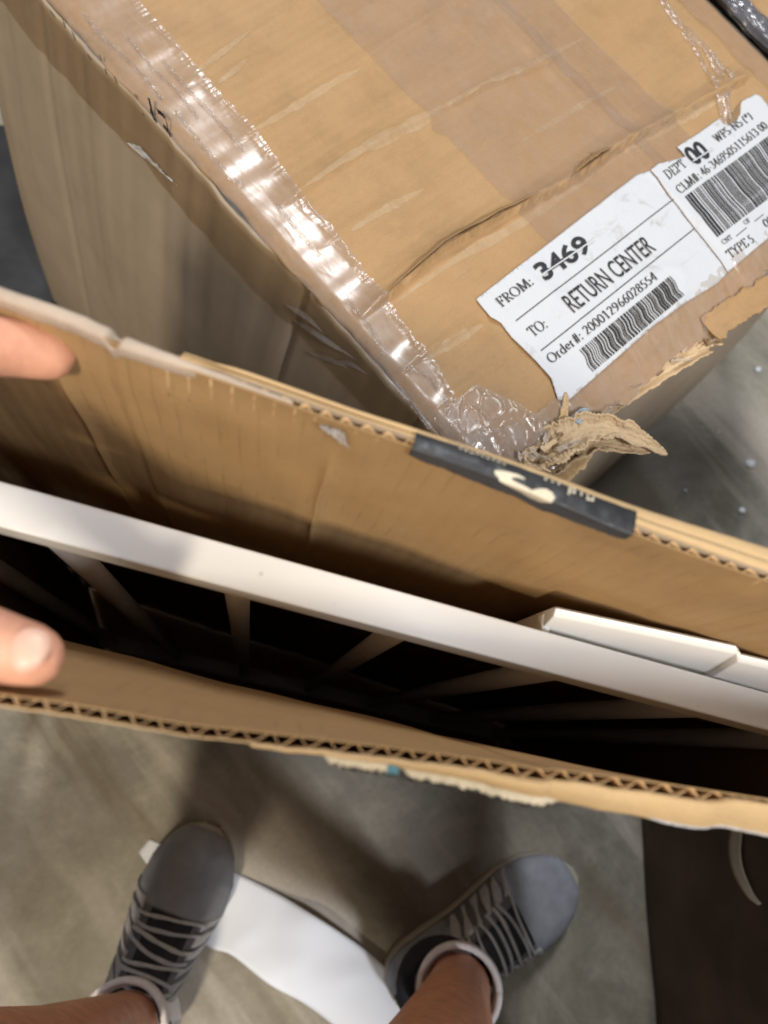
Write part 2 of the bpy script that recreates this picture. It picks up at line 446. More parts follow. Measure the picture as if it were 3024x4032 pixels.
def htop(a, b):
    h = 0.0
    for c in CREASES: h += crease_h(a, b, *c)
    # flap seam down the middle: one flap sits a little higher
    h += 0.0012*sm(b, for_seam-0.002, for_seam+0.001)*(1-sm(b, for_seam+0.02, for_seam+0.07))
    h += 0.0016*nz(a*9, b*9, 3.1)+0.0005*nz(a*40, b*28, 8.1)+0.0007*nz(a*70, b*7, 1.3)
    # crushed near corner and front edge
    h -= 0.020*(1-sm(a, -0.01, 0.052))*(1-sm(b, 0.02, 0.14))
    h -= 0.010*(1-sm(a, -0.01, 0.035))
    # softly rounded left and right edges
    h -= 0.005*(1-sm(b, -0.001, 0.012))**2
    h -= 0.006*sm(b, BW-0.012, BW+0.001)
    return h
def T(a, b, dz=0.0):
    return O0+E1*a+E2*b+Vector((0, 0, htop(a, b)+dz))
rc = thing('return_carton', O0+E1*0.3+E2*BW*0.5-Vector((0, 0, ZT)),
           'battered brown carton with torn corner, clear tape and white return label on top', 'carton')
def edge_b(a): return 0.0016*nz(a*35, 0.5)+0.0012*nz(a*90, 7.5)      # wavy left edge
def corner_cut(b):                                                   # where the top sheet ends at the front
    return 0.006*nz(b*40, 2.2)+0.004*nz(b*120, 9.2)
def top_fn(u, v):
    b = edge_b(u*AL)+(BW-edge_b(u*AL))*v
    a0 = corner_cut(b); a = a0+(AL-a0)*(u**1.15)
    return T(a, b)
top = grid('top_panel', 300, 200, top_fn, M['kraft_top'], rc, 0.003, off=1)
# dark slit along the main crack, a lifted torn lip over it
crack = CREASES[1][0]
def on_line(line, t):
    x = t*(len(line)-1); i = min(len(line)-2, int(x)); k = x-i
    return line[i][0]*(1-k)+line[i+1][0]*k, line[i][1]*(1-k)+line[i+1][1]*k
def lip(name, line, t0, t1, w, lift, mat, seed):
    def fn(u, v):
        a, b = on_line(line, t0+(t1-t0)*u)
        prof = math.sin(math.pi*min(1, max(0, u)))**0.6
        ww = w*prof*(0.7+0.5*abs(nz(u*7, seed)))
        return T(a+0.0012+ww*v, b, 0.0012+lift*prof*(1-v)**1.5*(0.8+0.5*nz(u*9, seed+4)))
    return grid(name, 70, 6, fn, mat, top, 0.0005)
lip('torn_lip', crack, 0.02, 0.42, 0.006, 0.0050, M['kraft_top'], 3.0)
lip('torn_lip', crack, 0.52, 0.64, 0.007, 0.0060, M['kraft_top'], 5.0)
def slit(line, t0, t1, w, seed):
    def fn(u, v):
        a, b = on_line(line, t0+(t1-t0)*u)
        ww = w*math.sin(math.pi*u)**0.7*(0.6+0.8*abs(nz(u*11, seed)))
        return T(a+0.0004+ww*(v-0.1), b, 0.0009)
    grid('torn_slit', 60, 3, fn, M['torn_dark'], top)
slit(crack, 0.0, 0.40, 0.0030, 1.0); slit(crack, 0.50, 0.63, 0.0040, 2.0)
# sides
def side(name, p0, p1, nrm, mat, ztop):
    def fn(u, v):
        p = p0.lerp(p1, u)
        z = (ztop(u) if callable(ztop) else ztop)*(1-v)
        bulge = 0.006*math.sin(math.pi*v)*math.sin(math.pi*u)+0.003*nz(u*5, v*5, 2)
        bulge -= 0.0025*math.exp(-((u-0.47)/0.004)**2)
        q = p+nrm*bulge; return Vector((q.x, q.y, z))
    return grid(name, 140, 40, fn, mat, rc, 0.003, off=0)
def left_side_fn(u, v):
    a = -0.004+AL*u
    zt_ = ZT+htop(a, 0)-0.0008
    bul = 0.060*v*sm(u, 0, 0.4)+0.007*math.sin(math.pi*v)*sm(u, 0, 0.1)+0.004*nz(u*7, v*2.4, 2)
    for c, w, d in ((0.215, 0.004, 0.006), (0.09, 0.003, 0.005), (0.155, 0.006, 0.0012), (0.52, 0.005, 0.002)):
        bul -= d*math.exp(-((u*AL-c)/w)**2)*(0.6+0.4*v)
    p = O0+E1*a+E2*(edge_b(a)*(1-v)-bul)
    return Vector((p.x, p.y, zt_*(1-v)))
lside = grid('side_panel', 200, 60, left_side_fn, M['kraft_side'], rc, 0.003, off=0)
side('side_panel', O0+E2*BW, O0+E2*BW+E1*AL, E2, M['kraft_side'], ZT-0.008)
def front_fn(u, v):
    b = BW*u; zt_ = ZT+htop(0, b)-0.004
    inn = 0.012*(1-sm(u*BW, 0.0, 0.12))*(1-v)                # pushed in at the smashed corner
    bul = 0.060*v+0.012*math.sin(math.pi*v)+0.003*nz(u*6, v*6, 5)
    p = O0+E2*b+E1*(0.004+inn-bul)
    return Vector((p.x, p.y, zt_*(1-v)))
grid('front_panel', 90, 50, front_fn, M['kraft_side'], rc, 0.003, off=0)
side('back_panel', O0+E1*AL, O0+E1*AL+E2*BW, E1, M['kraft_side'], ZT-0.008)

# --- clear tape wrinkled over the left edge, top side
def wr(a, b, k=1.0):
    """crinkled film relief: sharp little ridges"""
    r = 0
    for f, am in ((60, 1.0), (130, 0.6), (260, 0.3)):
        r += am*max(0, 1-abs(nz(a*f*0.28+b*f*0.15, b*f*1.1, f*0.1))*2.4)**2
    return k*0.00055*r
inner = seg([(420, -260), (560, 20), (700, 170), (880, 380), (1000, 500), (1090, 620), (1180, 760), (1300, 880), (1440, 1070), (1530, 1180), (1650, 1350), (1730, 1440), (1790, 1560)])
inner.sort()
ia = [p[0] for p in inner]; ib = [p[1] for p in inner]
def tape_in(a):
    return float(np.interp(a, ia, ib))+0.0016*nz(a*150, 1.1)+0.0010*nz(a*420, 4.1)
def etape(u, v):
    a = 0.012+0.56*u; bi = tape_in(a)
    b = edge_b(a)-0.0006+(bi-edge_b(a))*v
    edge = math.exp(-((v-0.96)/0.10)**2)
    mid = math.exp(-((v-0.45)/0.16)**2)*sm(a, 0.15, 0.34)
    h = 0.0008+wr(a, b, 0.09+1.7*edge+0.16*mid)*(0.45+0.9*abs(nz(a*22, 6.0)))
    h += 0.0013*edge*abs(nz(a*260, 2.0))
    k = 1-sm(a, 0.03, 0.10)
    h += k*0.0012*(1-abs(nz(a*55, b*55, 2))*2)**2
    return T(a, b, h)
grid('edge_tape', 560, 60, etape, M['film'], rc)
def etape_side(u, v):
    a = 0.0+0.58*u
    w = 0.050+0.006*nz(a*14, 3)+0.004*nz(a*50, 1)
    base = left_side_fn((a+0.004)/AL, 0.0)
    d = left_side_fn((a+0.004)/AL, min(1, (w*v)/ZT))
    k = wr(a, v*0.05, 0.10)+0.0004*math.exp(-((v-0.5)/0.5)**2)*abs(nz(a*40, v*3))*(1-sm(a, 0.1, 0.2))*3
    return d-E2*(0.0024+k)
grid('edge_tape', 300, 24, etape_side, M['film_side'], rc)
# --- tape along the front edge, folded down over it
def ftape(u, v):
    b = 0.004+(BW-0.006)*u
    a_in = 0.030+0.006*nz(b*30, 1)+0.016*(1-sm(b, 0.02, 0.10))+0.003*nz(b*160, 3)
    a_out = corner_cut(b)-0.001
    a = a_out+(a_in-a_out)*v
    k = 0.5+1.6*math.exp(-((v-0.95)/0.12)**2)+2.4*(1-sm(b, 0.05, 0.14))+2.2*sm(b, 0.16, 0.24)
    return T(a, b, 0.0013+wr(a, b, k)*(0.5+abs(nz(b*25, 2))))
grid('front_tape', 320, 34, ftape, M['film'], rc)
# --- crumpled film over the smashed corner
def ctape(u, v):
    a = 0.004+0.075*u; b = 0.002+0.075*v*(1-0.45*u)
    r = (1-abs(nz(a*34+b*20, b*60-a*25, 1.7))*3.2)
    r2 = (1-abs(nz(a*130-b*60, b*90+a*70, 4.7))*3.2)
    return T(a, b, 0.0016+0.0012*max(0, r)**3+0.0009*max(0, r2)**3)
grid('corner_tape', 110, 110, ctape, M['film'], rc)
# --- two wide tapes laid down the middle of the top
bt0 = pa(1512, 273)[1]; bt1 = pa(1986, 784)[1]; b_l = 0.5*(bt0+bt1)
br = 0.5*(pa(2196, 0)[1]+pa(2606, 447)[1])
b_m0 = pa(2020, 90)[1]; b_m1 = b_m0+0.011
def mtape(b0, b1, a0, dz, name):
    def fn(u, v):
        a = a0+(AL-0.01-a0)*u; e = 0.0009*nz(a*60, b0*9)*(1-v)+0.0009*nz(a*60, b1*9)*v
        if v < 0.5 and b0 < b_l+0.01: e -= 0.006*math.exp(-((a-pa(1700, 520)[0])/0.006)**2)*(1-2*v)
        return T(a, b0+(b1-b0)*v+e, dz+0.0002*nz(a*60, v*20, b0))
    grid(name, 260, 40, fn, M['film_flat'], rc)
mtape(b_l, b_m1, 0.03, 0.0007, 'centre_tape')
mtape(b_m0, br, 0.03, 0.0010, 'centre_tape')
# --- loose folded film near the right edge
def fold(name, px, w, h, mat, nn=160, seed=1.0):
    pts = [T(*pa(*p), 0.001) for p in px]
    path = Path(pts, 200)
    def fn(u, v):
        p = path.at(u); nn_ = path.nrm(u)
        ww = w*(0.75+0.5*nz(u*8, seed)); x = (v-0.5)*2
        q = p+nn_*(ww*0.5*x+0.0012*nz(u*30, v*4, seed))
        return q+Vector((0, 0, h*(max(0, 1-abs(x)))**1.6*(0.7+0.6*nz(u*14, seed+3))+0.0008*abs(nz(u*50, v*6, seed))))
    return grid(name, nn, 12, fn, mat, rc)
fold('film_fold', [(2590, -30), (2660, 80), (2730, 150), (2790, 210), (2830, 300), (2860, 400), (2875, 500)], 0.010, 0.0040, M['film'], seed=2)
fold('film_fold', [(2690, 130), (2740, 200), (2780, 280), (2810, 350), (2850, 500)], 0.006, 0.0022, M['film'], seed=5)
fold('film_fold', [(2800, 210), (2840, 260), (2870, 320), (2860, 390)], 0.006, 0.0025, M['film'], seed=8)
for k, q in enumerate([[(330, 60), (420, 170), (520, 260), (640, 400)], [(500, 150), (600, 270), (700, 370), (780, 470)], [(690, 440), (800, 580), (900, 690), (960, 740)], [(640, 240), (740, 360), (850, 470), (960, 600)], [(1080, 800), (1160, 900), (1260, 1010)], [(1360, 1180), (1450, 1280), (1520, 1400)], [(1560, 1500), (1640, 1600), (1700, 1680)], [(1600, 1450), (1690, 1490), (1760, 1600)]]):
    fold('film_fold', q, 0.0045, 0.0016, M['film'], 120, seed=20+k*3.3)
M['scuff'] = film('scuff', 0.30, (1, 1, 1), (0.62, 0.49, 0.33), 0.6, 0.0)
for k, (q, w_) in enumerate([([(760, 300), (870, 210), (990, 120)], 0.006), ([(860, 330), (920, 280), (970, 230)], 0.005), ([(1380, 915), (1500, 840), (1670, 745)], 0.006), ([(1190, 755), (1420, 600), (1660, 480), (1890, 350)], 0.009), ([(1880, 350), (2100, 260), (2300, 150)], 0.006), ([(1560, 1190), (1800, 1020), (2050, 880), (2400, 640)], 0.007), ([(2430, 620), (2600, 520), (2890, 360)], 0.009), ([(1680, 1410), (1800, 1340), (1900, 1280)], 0.008), ([(1000, 520), (1200, 400), (1420, 270)], 0.006), ([(2050, 560), (2250, 440), (2420, 350)], 0.006)]):
    path = Path([T(*pa(*p)) for p in q], 120)
    def fn(u, v, path=path, w_=w_, k=k):
        p = path.at(u); q_ = p+path.nrm(u)*w_*(v-0.5)*(math.sin(math.pi*u)**0.5)*(0.7+0.9*abs(nz(u*9, k*3.1)))
        a, b = loc_ab(q_); return T(a, b, 0.0005)
    grid('scuff_mark', 60, 6, fn, M['scuff'], top)
def rtape(u, v):
    a = 0.02+(AL-0.03)*u; b0 = BW-0.034+0.004*nz(a*30, 4)
    b = b0+(BW-0.0015-b0)*v
    return T(a, b, 0.0011+wr(a, b, 0.6+1.2*math.exp(-(v/0.15)**2)))
grid('edge_tape', 240, 26, rtape, M['film_flat'], rc)

# --- marks and scraps on the left side
def side_pt(u, v, dz=0.0019):
    """point on the left panel under photo pixel (u, v)"""
    d = (R3 @ Vector(((u-W_PX/2)/F_PX, (H_PX/2-v)/F_PX, -1.0))).normalized()
    nn_ = -E2; t = (O0-CAM).dot(nn_)/d.dot(nn_); p = CAM+d*t
    a = (p-O0).dot(E1); vv = 1-p.z/ZT
    return left_side_fn((a+0.004)/AL, vv)-E2*dz
def ink_stroke(px, w, parent, mat, name='pen_mark'):
    path = Path([side_pt(*p) for p in px], 40)
    def fn(u, v):
        p = path.at(u); d = (path.at(min(1, u+0.03))-path.at(max(0, u-0.03))).normalized()
        s = d.cross(E2).normalized()
        return p+s*w*(v-0.5)*(0.6+0.6*abs(nz(u*5, w*999)))
    return grid(name, 24, 3, fn, mat, parent)
ink_stroke([(576, 365), (590, 400), (600, 430), (618, 458)], 0.0045, lside, M['ink'])
ink_stroke([(612, 415), (630, 430), (640, 445)], 0.0055, lside, M['ink'])
ink_stroke([(640, 470), (655, 490), (672, 512)], 0.0050, lside, M['ink'])
ink_stroke([(640, 440), (652, 470), (660, 495)], 0.0018, lside, M['ink'])
for q in ([(200, 5), (222, 30)], [(245, 40), (262, 76)], [(285, 85), (306, 125)], [(355, 178), (372, 203)], [(393, 185), (403, 208)], [(452, 275), (468, 303)], [(418, 240), (428, 262)], [(524, 345), (538, 364)], [(565, 420), (573, 430)]):
    ink_stroke(q, 0.0020, lside, M['ink_grey'])
def scrap(px, parent, mat, name, nn=10, h=0.001):
    c = [side_pt(*p, 0.0034) for p in px]
    def fn(u, v):
        q = (c[0].lerp(c[1], u)).lerp(c[3].lerp(c[2], u), v)
        return q-E2*(h*(1-abs(nz(u*6, v*3, 2))*2))
    return grid(name, 24, 8, fn, mat, parent)
scrap([(540, 520), (735, 690), (700, 660), (585, 535)], lside, M['film_white'], 'tape_scrap')
# wrinkle lines in the film on the side, near the corner
for k, q in enumerate([[(1150, 1160), (1230, 1215), (1300, 1285)], [(1180, 1225), (1270, 1275), (1360, 1345), (1420, 1390)], [(1235, 1262), (1330, 1320), (1410, 1380)], [(1260, 1345), (1340, 1380), (1400, 1420)], [(1330, 1395), (1400, 1400), (1470, 1450)]]):
    path = Path([side_pt(*p, 0.0030) for p in q], 60)
    def fn(u, v, path=path):
        p = path.at(u); d = (path.at(min(1, u+0.03))-path.at(max(0, u-0.03))).normalized(); s = d.cross(E2).normalized()
        x = 2*v-1
        return p+s*0.0022*x*math.sin(math.pi*u)-E2*0.0035*(1-abs(x))*math.sin(math.pi*u)
    grid('film_wrinkle', 30, 7, fn, M['film'], lside)

# --- torn board at the smashed corner
def ragged(name, px, zs, w, mat, parent, seed=1.0, curl=0.004, nn=70, nv=10, rag=0.35, thick=0.0010, tip=True, roll=0.0):
    pts = [P(u, v, z) for (u, v), z in zip(px, zs)]
    path = Path(pts, 200)
    def fn(u, v):
        p = path.at(u); side_ = path.nrm(u)
        prof = ((1-u)**0.55 if tip else 1.0)
        x = 2*v-1
        e = 1+rag*nz(u*9, x*2, seed)+rag*0.35*nz(u*37, x*3, seed+2)+rag*0.35*nz(u*110, x*5, seed+4)
        q = p+side_*(w*0.5*x*prof*e)
        up = Vector((0, 0, 1))
        z = curl*(x*x)*prof+0.0015*nz(u*5, x*4.5, seed+5)+0.0007*nz(u*30, x*12, seed+6)+roll*x*w*0.5*prof
        return q+up*z
    return grid(name, nn, nv, fn, mat, parent, thick, off=0)
z0 = ZT-0.012
ragged('torn_tongue', [(2080, 1800), (2200, 1745), (2330, 1690), (2450, 1700), (2540, 1745), (2625, 1790)], [z0-0.006, z0+0.004, z0+0.008, z0+0.008, z0+0.006, z0+0.002], 0.028, M['torn'], rc, 1.0, 0.008, 220, 26, 0.6, 0.0012)
ragged('torn_tongue', [(2120, 1860), (2240, 1790), (2350, 1750), (2470, 1770), (2560, 1780)], [z0-0.014, z0-0.006, z0-0.002, z0, z0], 0.018, M['torn'], rc, 4.0, 0.006, 160, 16, 0.5, 0.0012)
ragged('torn_tongue', [(1990, 1850), (2080, 1770), (2180, 1690), (2300, 1610), (2420, 1540)], [z0-0.008, z0-0.002, z0, z0+0.001, z0], 0.016, M['torn_dark'], rc, 7.0, 0.003, 80, 8, 0.5, 0.0010, False)
ragged('torn_tongue', [(2150, 1720), (2210, 1660), (2222, 1600), (2228, 1545)], [z0-0.003, z0+0.006, z0+0.010, z0+0.014], 0.009, M['kraft_rim'], rc, 9.0, 0.003, 40, 6, 0.5, 0.0008)
ragged('torn_tongue', [(2060, 1850), (2130, 1850), (2180, 1880)], [z0-0.004, z0-0.002, z0-0.004], 0.014, M['torn_dark'], rc, 12.0, 0.003, 40, 8, 0.7, 0.0010)
ragged('torn_tongue', [(2150, 1880), (2220, 1830), (2290, 1790), (2330, 1740)], [z0-0.020, z0-0.016, z0-0.012, z0-0.010], 0.030, M['kraft_rim'], rc, 14.0, 0.004, 60, 10, 0.3, 0.0010)
ragged('torn_edge', [(2180, 1720), (2330, 1620), (2480, 1510), (2640, 1420), (2760, 1345), (2830, 1330)], [z0-0.004, z0-0.003, z0-0.002, z0-0.002, z0, z0], 0.014, M['torn'], rc, 17.0, 0.002, 200, 10, 0.45, 0.0010, False)
ragged('torn_edge', [(2180, 1760), (2350, 1650), (2520, 1530), (2700, 1420), (2790, 1370)], [z0-0.012, z0-0.010, z0-0.008, z0-0.007, z0-0.006], 0.010, M['torn'], rc, 19.0, 0.002, 90, 6, 0.6, 0.0009, False)
ragged('torn_edge', [(2770, 1330), (2810, 1330), (2850, 1350)], [z0+0.002, z0+0.002, z0-0.002], 0.014, M['torn_dark'], rc, 23.0, 0.003, 40, 8, 0.9, 0.0009)
ragged('torn_edge', [(2790, 1300), (2870, 1240), (2950, 1190), (3060, 1120)], [z0+0.006]*4, 0.022, M['kraft_top'], rc, 25.0, 0.002, 60, 8, 0.3, 0.0009, False)
rf = random.Random(11)
for k in range(34):
    u0 = rf.uniform(2010, 2260); t_ = (u0-2010)/250; v0 = 1850-150*t_+rf.uniform(-45, 45)
    ang = rf.gauss(-0.45, 0.5); ln = rf.uniform(35, 120)
    z_ = z0+rf.uniform(-0.010, 0.010)
    p_ = [(u0+ln*q*math.cos(ang), v0+ln*q*math.sin(ang)+rf.uniform(-8, 8)) for q in (0, .4, .7, 1)]
    ragged('torn_fibre', p_, [z_, z_+rf.uniform(-.002, .004), z_+rf.uniform(-.003, .005), z_+rf.uniform(-.004, .006)], rf.uniform(0.002, 0.006), rf.choice([M['torn'], M['torn'], M['torn_dark'], M['kraft_rim'], M['kraft_pale']]), rc, 40.0+k, 0.001, 30, 5, 0.8, 0.0004)
for k in range(22):
    t_ = rf.random(); u0 = 2200+600*t_; v0 = 1700-370*t_+rf.uniform(-12, 28); ang = rf.gauss(-0.55, 0.25); ln = rf.uniform(30, 110); z_ = z0+rf.uniform(-0.006, 0.004)
    p_ = [(u0+ln*q*math.cos(ang), v0+ln*q*math.sin(ang)+rf.uniform(-5, 5)) for q in (0, .4, .7, 1)]
    ragged('torn_fibre', p_, [z_]*4, rf.uniform(0.0015, 0.0035), rf.choice([M['torn'], M['torn_dark'], M['kraft_pale']]), rc, 90.0+k, 0.001, 30, 5, 0.8, 0.0004)
ragged('glue_blob', [(2265, 1660), (2290, 1625), (2320, 1610)], [z0+0.010]*3, 0.009, M['strap_grey'], rc, 29.0, 0.001, 24, 8, 0.3, 0.0006)

# ------------------------------------------------------------------ label with its print
def zl(u, v): return (1850+u/1.413, 350+v/1.413)          # enlarged-view coordinates -> photo pixels
lab_z = 0.0016
def lab_h(a, b):
    h = lab_z+0.0009*max(0, 1-abs(nz(a*30, b*14, 3.3))*3.0)**2
    h += 0.0026*math.exp(-((a-LB[0])/0.004)**2)*sm(b, LB[1]-0.02, LB[1]+0.01)*(1-sm(b, LB[1]+0.10, LB[1]+0.14))*0.5
    # a fold across the upper corner and lifted lower edge
    h += 0.0012*math.exp(-((a-LF[0])/0.005)**2)*(1-sm(b, LF[1]+0.03, LF[1]+0.12))
    return h
LB = pa(*zl(700, 1560)); LF = pa(*zl(150, 1270))
def poly_sheet(name, poly, step, hfn, mat, parent, solid=0.0):
    """flat outline in (a, b) filled with a fine net and laid on the carton top"""
    pv = []; 
    for (p, q) in zip(poly, poly[1:]+poly[:1]):
        d = math.hypot(q[0]-p[0], q[1]-p[1]); k = max(1, int(d/step))
        for i in range(k): pv.append((p[0]+(q[0]-p[0])*i/k, p[1]+(q[1]-p[1])*i/k))
    nb = len(pv); edges = [(i, (i+1) % nb) for i in range(nb)]
    xs = [p[0] for p in pv]; ys = [p[1] for p in pv]
    pts = [Vector(p) for p in pv]
    x = min(xs)+step
    while x < max(xs):
        y = min(ys)+step
        while y < max(ys):
            pts.append(Vector((x+random.uniform(-.2, .2)*step, y+random.uniform(-.2, .2)*step))); y += step
        x += step
    v2, _, f2, *_ = delaunay_2d_cdt(pts, edges, [list(range(nb))], 1, 1e-7)
    fs = []
    for f in f2:
        cx = sum(v2[i][0] for i in f)/len(f); cy = sum(v2[i][1] for i in f)/len(f)
        if inside(cx, cy, poly): fs.append(tuple(f))
    o = mesh(name, [T(p[0], p[1], hfn(p[0], p[1])) for p in v2], fs, mat, parent)
    if solid:
        m = o.modifiers.new('thickness', 'SOLIDIFY'); m.thickness = solid; m.offset = -1
    return o
def inside(x, y, poly):
    r = False; j = len(poly)-1
    for i in range(len(poly)):
        if (poly[i][1] > y) != (poly[j][1] > y) and x < (poly[j][0]-poly[i][0])*(y-poly[i][1])/(poly[j][1]-poly[i][1])+poly[i][0]: r = not r
        j = i
    return r
lab1 = [pa(*zl(*p)) for p in [(30, 1180), (480, 830), (920, 490), (985, 474), (1120, 640), (1250, 800), (1430, 1025), (1380, 1080), (1200, 1190), (1000, 1335), (900, 1425), (700, 1600), (545, 1735), (490, 1728), (445, 1620), (360, 1520), (230, 1390), (170, 1310), (110, 1280)]]
lab2 = [pa(*zl(*p)) for p in [(990, 472), (1030, 440), (1100, 420), (1190, 390), (1170, 365), (1140, 340), (1260, 260), (1385, 170), (1405, 205), (1440, 198), (1495, 100), (1510, 75), (1580, 40), (1620, 62), (1700, 170), (1790, 330), (1990, 600), (1850, 700), (1659, 830), (1570, 905), (1432, 1022), (1250, 795), (1120, 636)]]
label = poly_sheet('shipping_label', lab1, 0.0024, lab_h, M['label_paper'], rc, 0.0002)
label['label'] = 'white paper return label with sender line and order barcode'
label2 = poly_sheet('shipping_label', lab2, 0.0024, lambda a, b: lab_h(a, b)+0.0003, M['label_paper'], rc, 0.0002)
label2['label'] = 'white paper claim label with department number and wide barcode'
poly_sheet('folded_scrap', [pa(*zl(*p)) for p in [(1425, 216), (1440, 170), (1475, 125), (1500, 88), (1497, 150), (1478, 182)]], 0.0024, lambda a, b: lab_h(a, b)+0.0012, M['torn_dark'], label2)
# perforated seam between both labels
def seam(u, v):
    a0, b0 = pa(*zl(990, 474)); a1, b1 = pa(*zl(1432, 1023))
    a = a0+(a1-a0)*u; b = b0+(b1-b0)*u+(v-0.5)*0.0007
    return T(a, b, lab_h(a, b)+0.0008)
grid('label_seam', 120, 3, seam, M['ink_grey'] if False else M['kraft_pale'], label)

# a thick-and-thin serif letter set made of strokes
def arc(cx, cy, rx, ry, a0, a1, k=18):
    return [(cx+rx*math.cos(math.radians(a0+(a1-a0)*i/k)), cy+ry*math.sin(math.radians(a0+(a1-a0)*i/k))) for i in range(k+1)]
def sf(x, y, w=0.13): return [(x-w, y), (x+w, y)]
G = {
 'F': (0.56, [[(.16, 0), (.16, 1)], sf(.16, 0.02), [(.03, .98), (.52, .98), (.52, .80)], [(.16, .52), (.42, .52)], [(.42, .42), (.42, .62)]]),
 'R': (0.66, [[(.16, 0), (.16, 1)], sf(.16, .02), [(.03, .98), (.30, .98)]+arc(.30, .75, .23, .23, 90, -90)+[(.16, .52)], [(.30, .52), (.58, .02), (.68, .02)]]),
 'O': (0.80, [arc(.40, .5, .35, .49, 0, 360, 36)]),
 'M': (0.92, [[(.14, 0), (.16, 1)], sf(.14, .02), [(.05, .98), (.18, .98), (.46, .05), (.74, .98), (.88, .98)], [(.78, 1), (.80, 0)], sf(.80, .02)]),
 ':': (0.28, [[(.13, .02), (.13, .10)], [(.13, .50), (.13, .58)]]),
 'T': (0.64, [[(.32, 0), (.32, 1)], sf(.32, .02), [(.04, .80), (.04, .98), (.60, .98), (.60, .80)]]),
 'r': (0.40, [[(.12, 0), (.12, .62)], sf(.12, .02, .10), [(.12, .42), (.20, .60), (.34, .62)]]),
 'd': (0.56, [[(.44, 0), (.44, 1)], arc(.26, .31, .20, .30, 0, 360, 26)]),
 'e': (0.48, [[(.08, .36), (.40, .36)]+arc(.24, .34, .17, .28, 5, 310, 22)]),
 '#': (0.62, [[(.18, 0), (.26, .95)], [(.40, 0), (.48, .95)], [(.05, .32), (.58, .32)], [(.07, .64), (.60, .64)]]),
 '0': (0.54, [arc(.27, .48, .21, .47, 0, 360, 32)]),
 '1': (0.54, [[(.28, 0), (.28, .95), (.12, .82)], sf(.28, .02)]),
 '2': (0.54, [arc(.26, .70, .18, .25, 160, -20, 14)+[(.10, .04), (.46, .04)]]),
 '3': (0.54, [arc(.25, .72, .17, .23, 150, -80, 14), arc(.24, .26, .20, .25, 85, -150, 16)]),
 '4': (0.54, [[(.38, 0), (.38, .95), (.05, .28), (.50, .28)]]),
 '5': (0.54, [[(.44, .92), (.16, .92), (.13, .55)]+arc(.24, .29, .21, .27, 110, -140, 18)]),
 '6': (0.54, [[(.44, .95), (.24, .78), (.10, .45)]+arc(.27, .27, .19, .26, 150, 510, 28)]),
 '8': (0.54, [arc(.27, .71, .16, .23, 0, 360, 24), arc(.27, .24, .20, .24, 0, 360, 26)]),
 '9': (0.54, [[(.10, 0), (.30, .17), (.44, .50)]+arc(.27, .68, .19, .26, -30, 330, 28)]),
 'D': (0.76, [[(.16, 0), (.16, 1)], [(.03, .98), (.30, .98)]+arc(.30, .50, .38, .48, 90, -90, 22)+[(.03, .02)]]),
 'E': (0.60, [[(.16, 0), (.16, 1)], [(.03, .98), (.52, .98), (.52, .80)], [(.16, .52), (.42, .52)], [(.03, .02), (.54, .02), (.56, .22)]]),
 'P': (0.60, [[(.16, 0), (.16, 1)], sf(.16, .02), [(.03, .98), (.30, .98)]+arc(.30, .73, .24, .25, 90, -90)+[(.16, .48)]]),
 'W': (1.0, [[(.02, .98), (.10, .98), (.30, .02), (.50, .95), (.70, .02), (.90, .98), (.98, .98)]]),
 'S': (0.50, [arc(.25, .74, .18, .24, 40, 250, 16)+arc(.25, .26, .19, .25, 75, -150, 16)]),
 '-': (0.36, [[(.05, .36), (.30, .36)]]),
 'N': (0.80, [[(.14, 0), (.14, .98), (.66, .02), (.66, .98)], sf(.14, .02), sf(.66, .98), [(.03, .98), (.14, .98)]]),
 '(': (0.34, [arc(.42, .42, .32, .62, 130, 230, 16)]),
 ')': (0.34, [arc(-.08, .42, .32, .62, 50, -50, 16)]),
 '*': (0.42, [[(.20, .55), (.20, .95)], [(.04, .64), (.36, .86)], [(.04, .86), (.36, .64)]]),
 'C': (0.72, [[(.62, .75), (.60, .95)], arc(.40, .50, .35, .49, 50, 315, 26)]),
 'L': (0.58, [[(.16, 0), (.16, 1)], sf(.16, .98), [(.03, .02), (.52, .02), (.55, .24)]]),
 'Y': (0.66, [[(.33, 0), (.33, .45), (.08, .98)], [(.33, .45), (.58, .98)], sf(.33, .02), sf(.08, .98, .08), sf(.58, .98, .08)]),
 ' ': (0.28, []),
}
def stroke_text(s, thick=0.125, thin=0.05):
    vs = []; fs = []; x0 = 0
    for ch in s:
        w, strokes = G[ch]
        for st in strokes:
            # subdivide long straight runs a little
            pts = [Vector((p[0]+x0, p[1])) for p in st]
            for i in range(len(pts)-1):
                d = pts[i+1]-pts[i]
                if d.length < 1e-6: continue
                d.normalize(); th = thin+(thick-thin)*abs(d.y)**1.4
                nrm_ = Vector((-d.y, d.x))*th*0.5; e = d*th*0.25
                b = len(vs)
                vs += [pts[i]-e+nrm_, pts[i]-e-nrm_, pts[i+1]+e-nrm_, pts[i+1]+e+nrm_]
                fs.append((b, b+1, b+2, b+3))
        x0 += w+0.05
    return vs, fs, x0-0.05
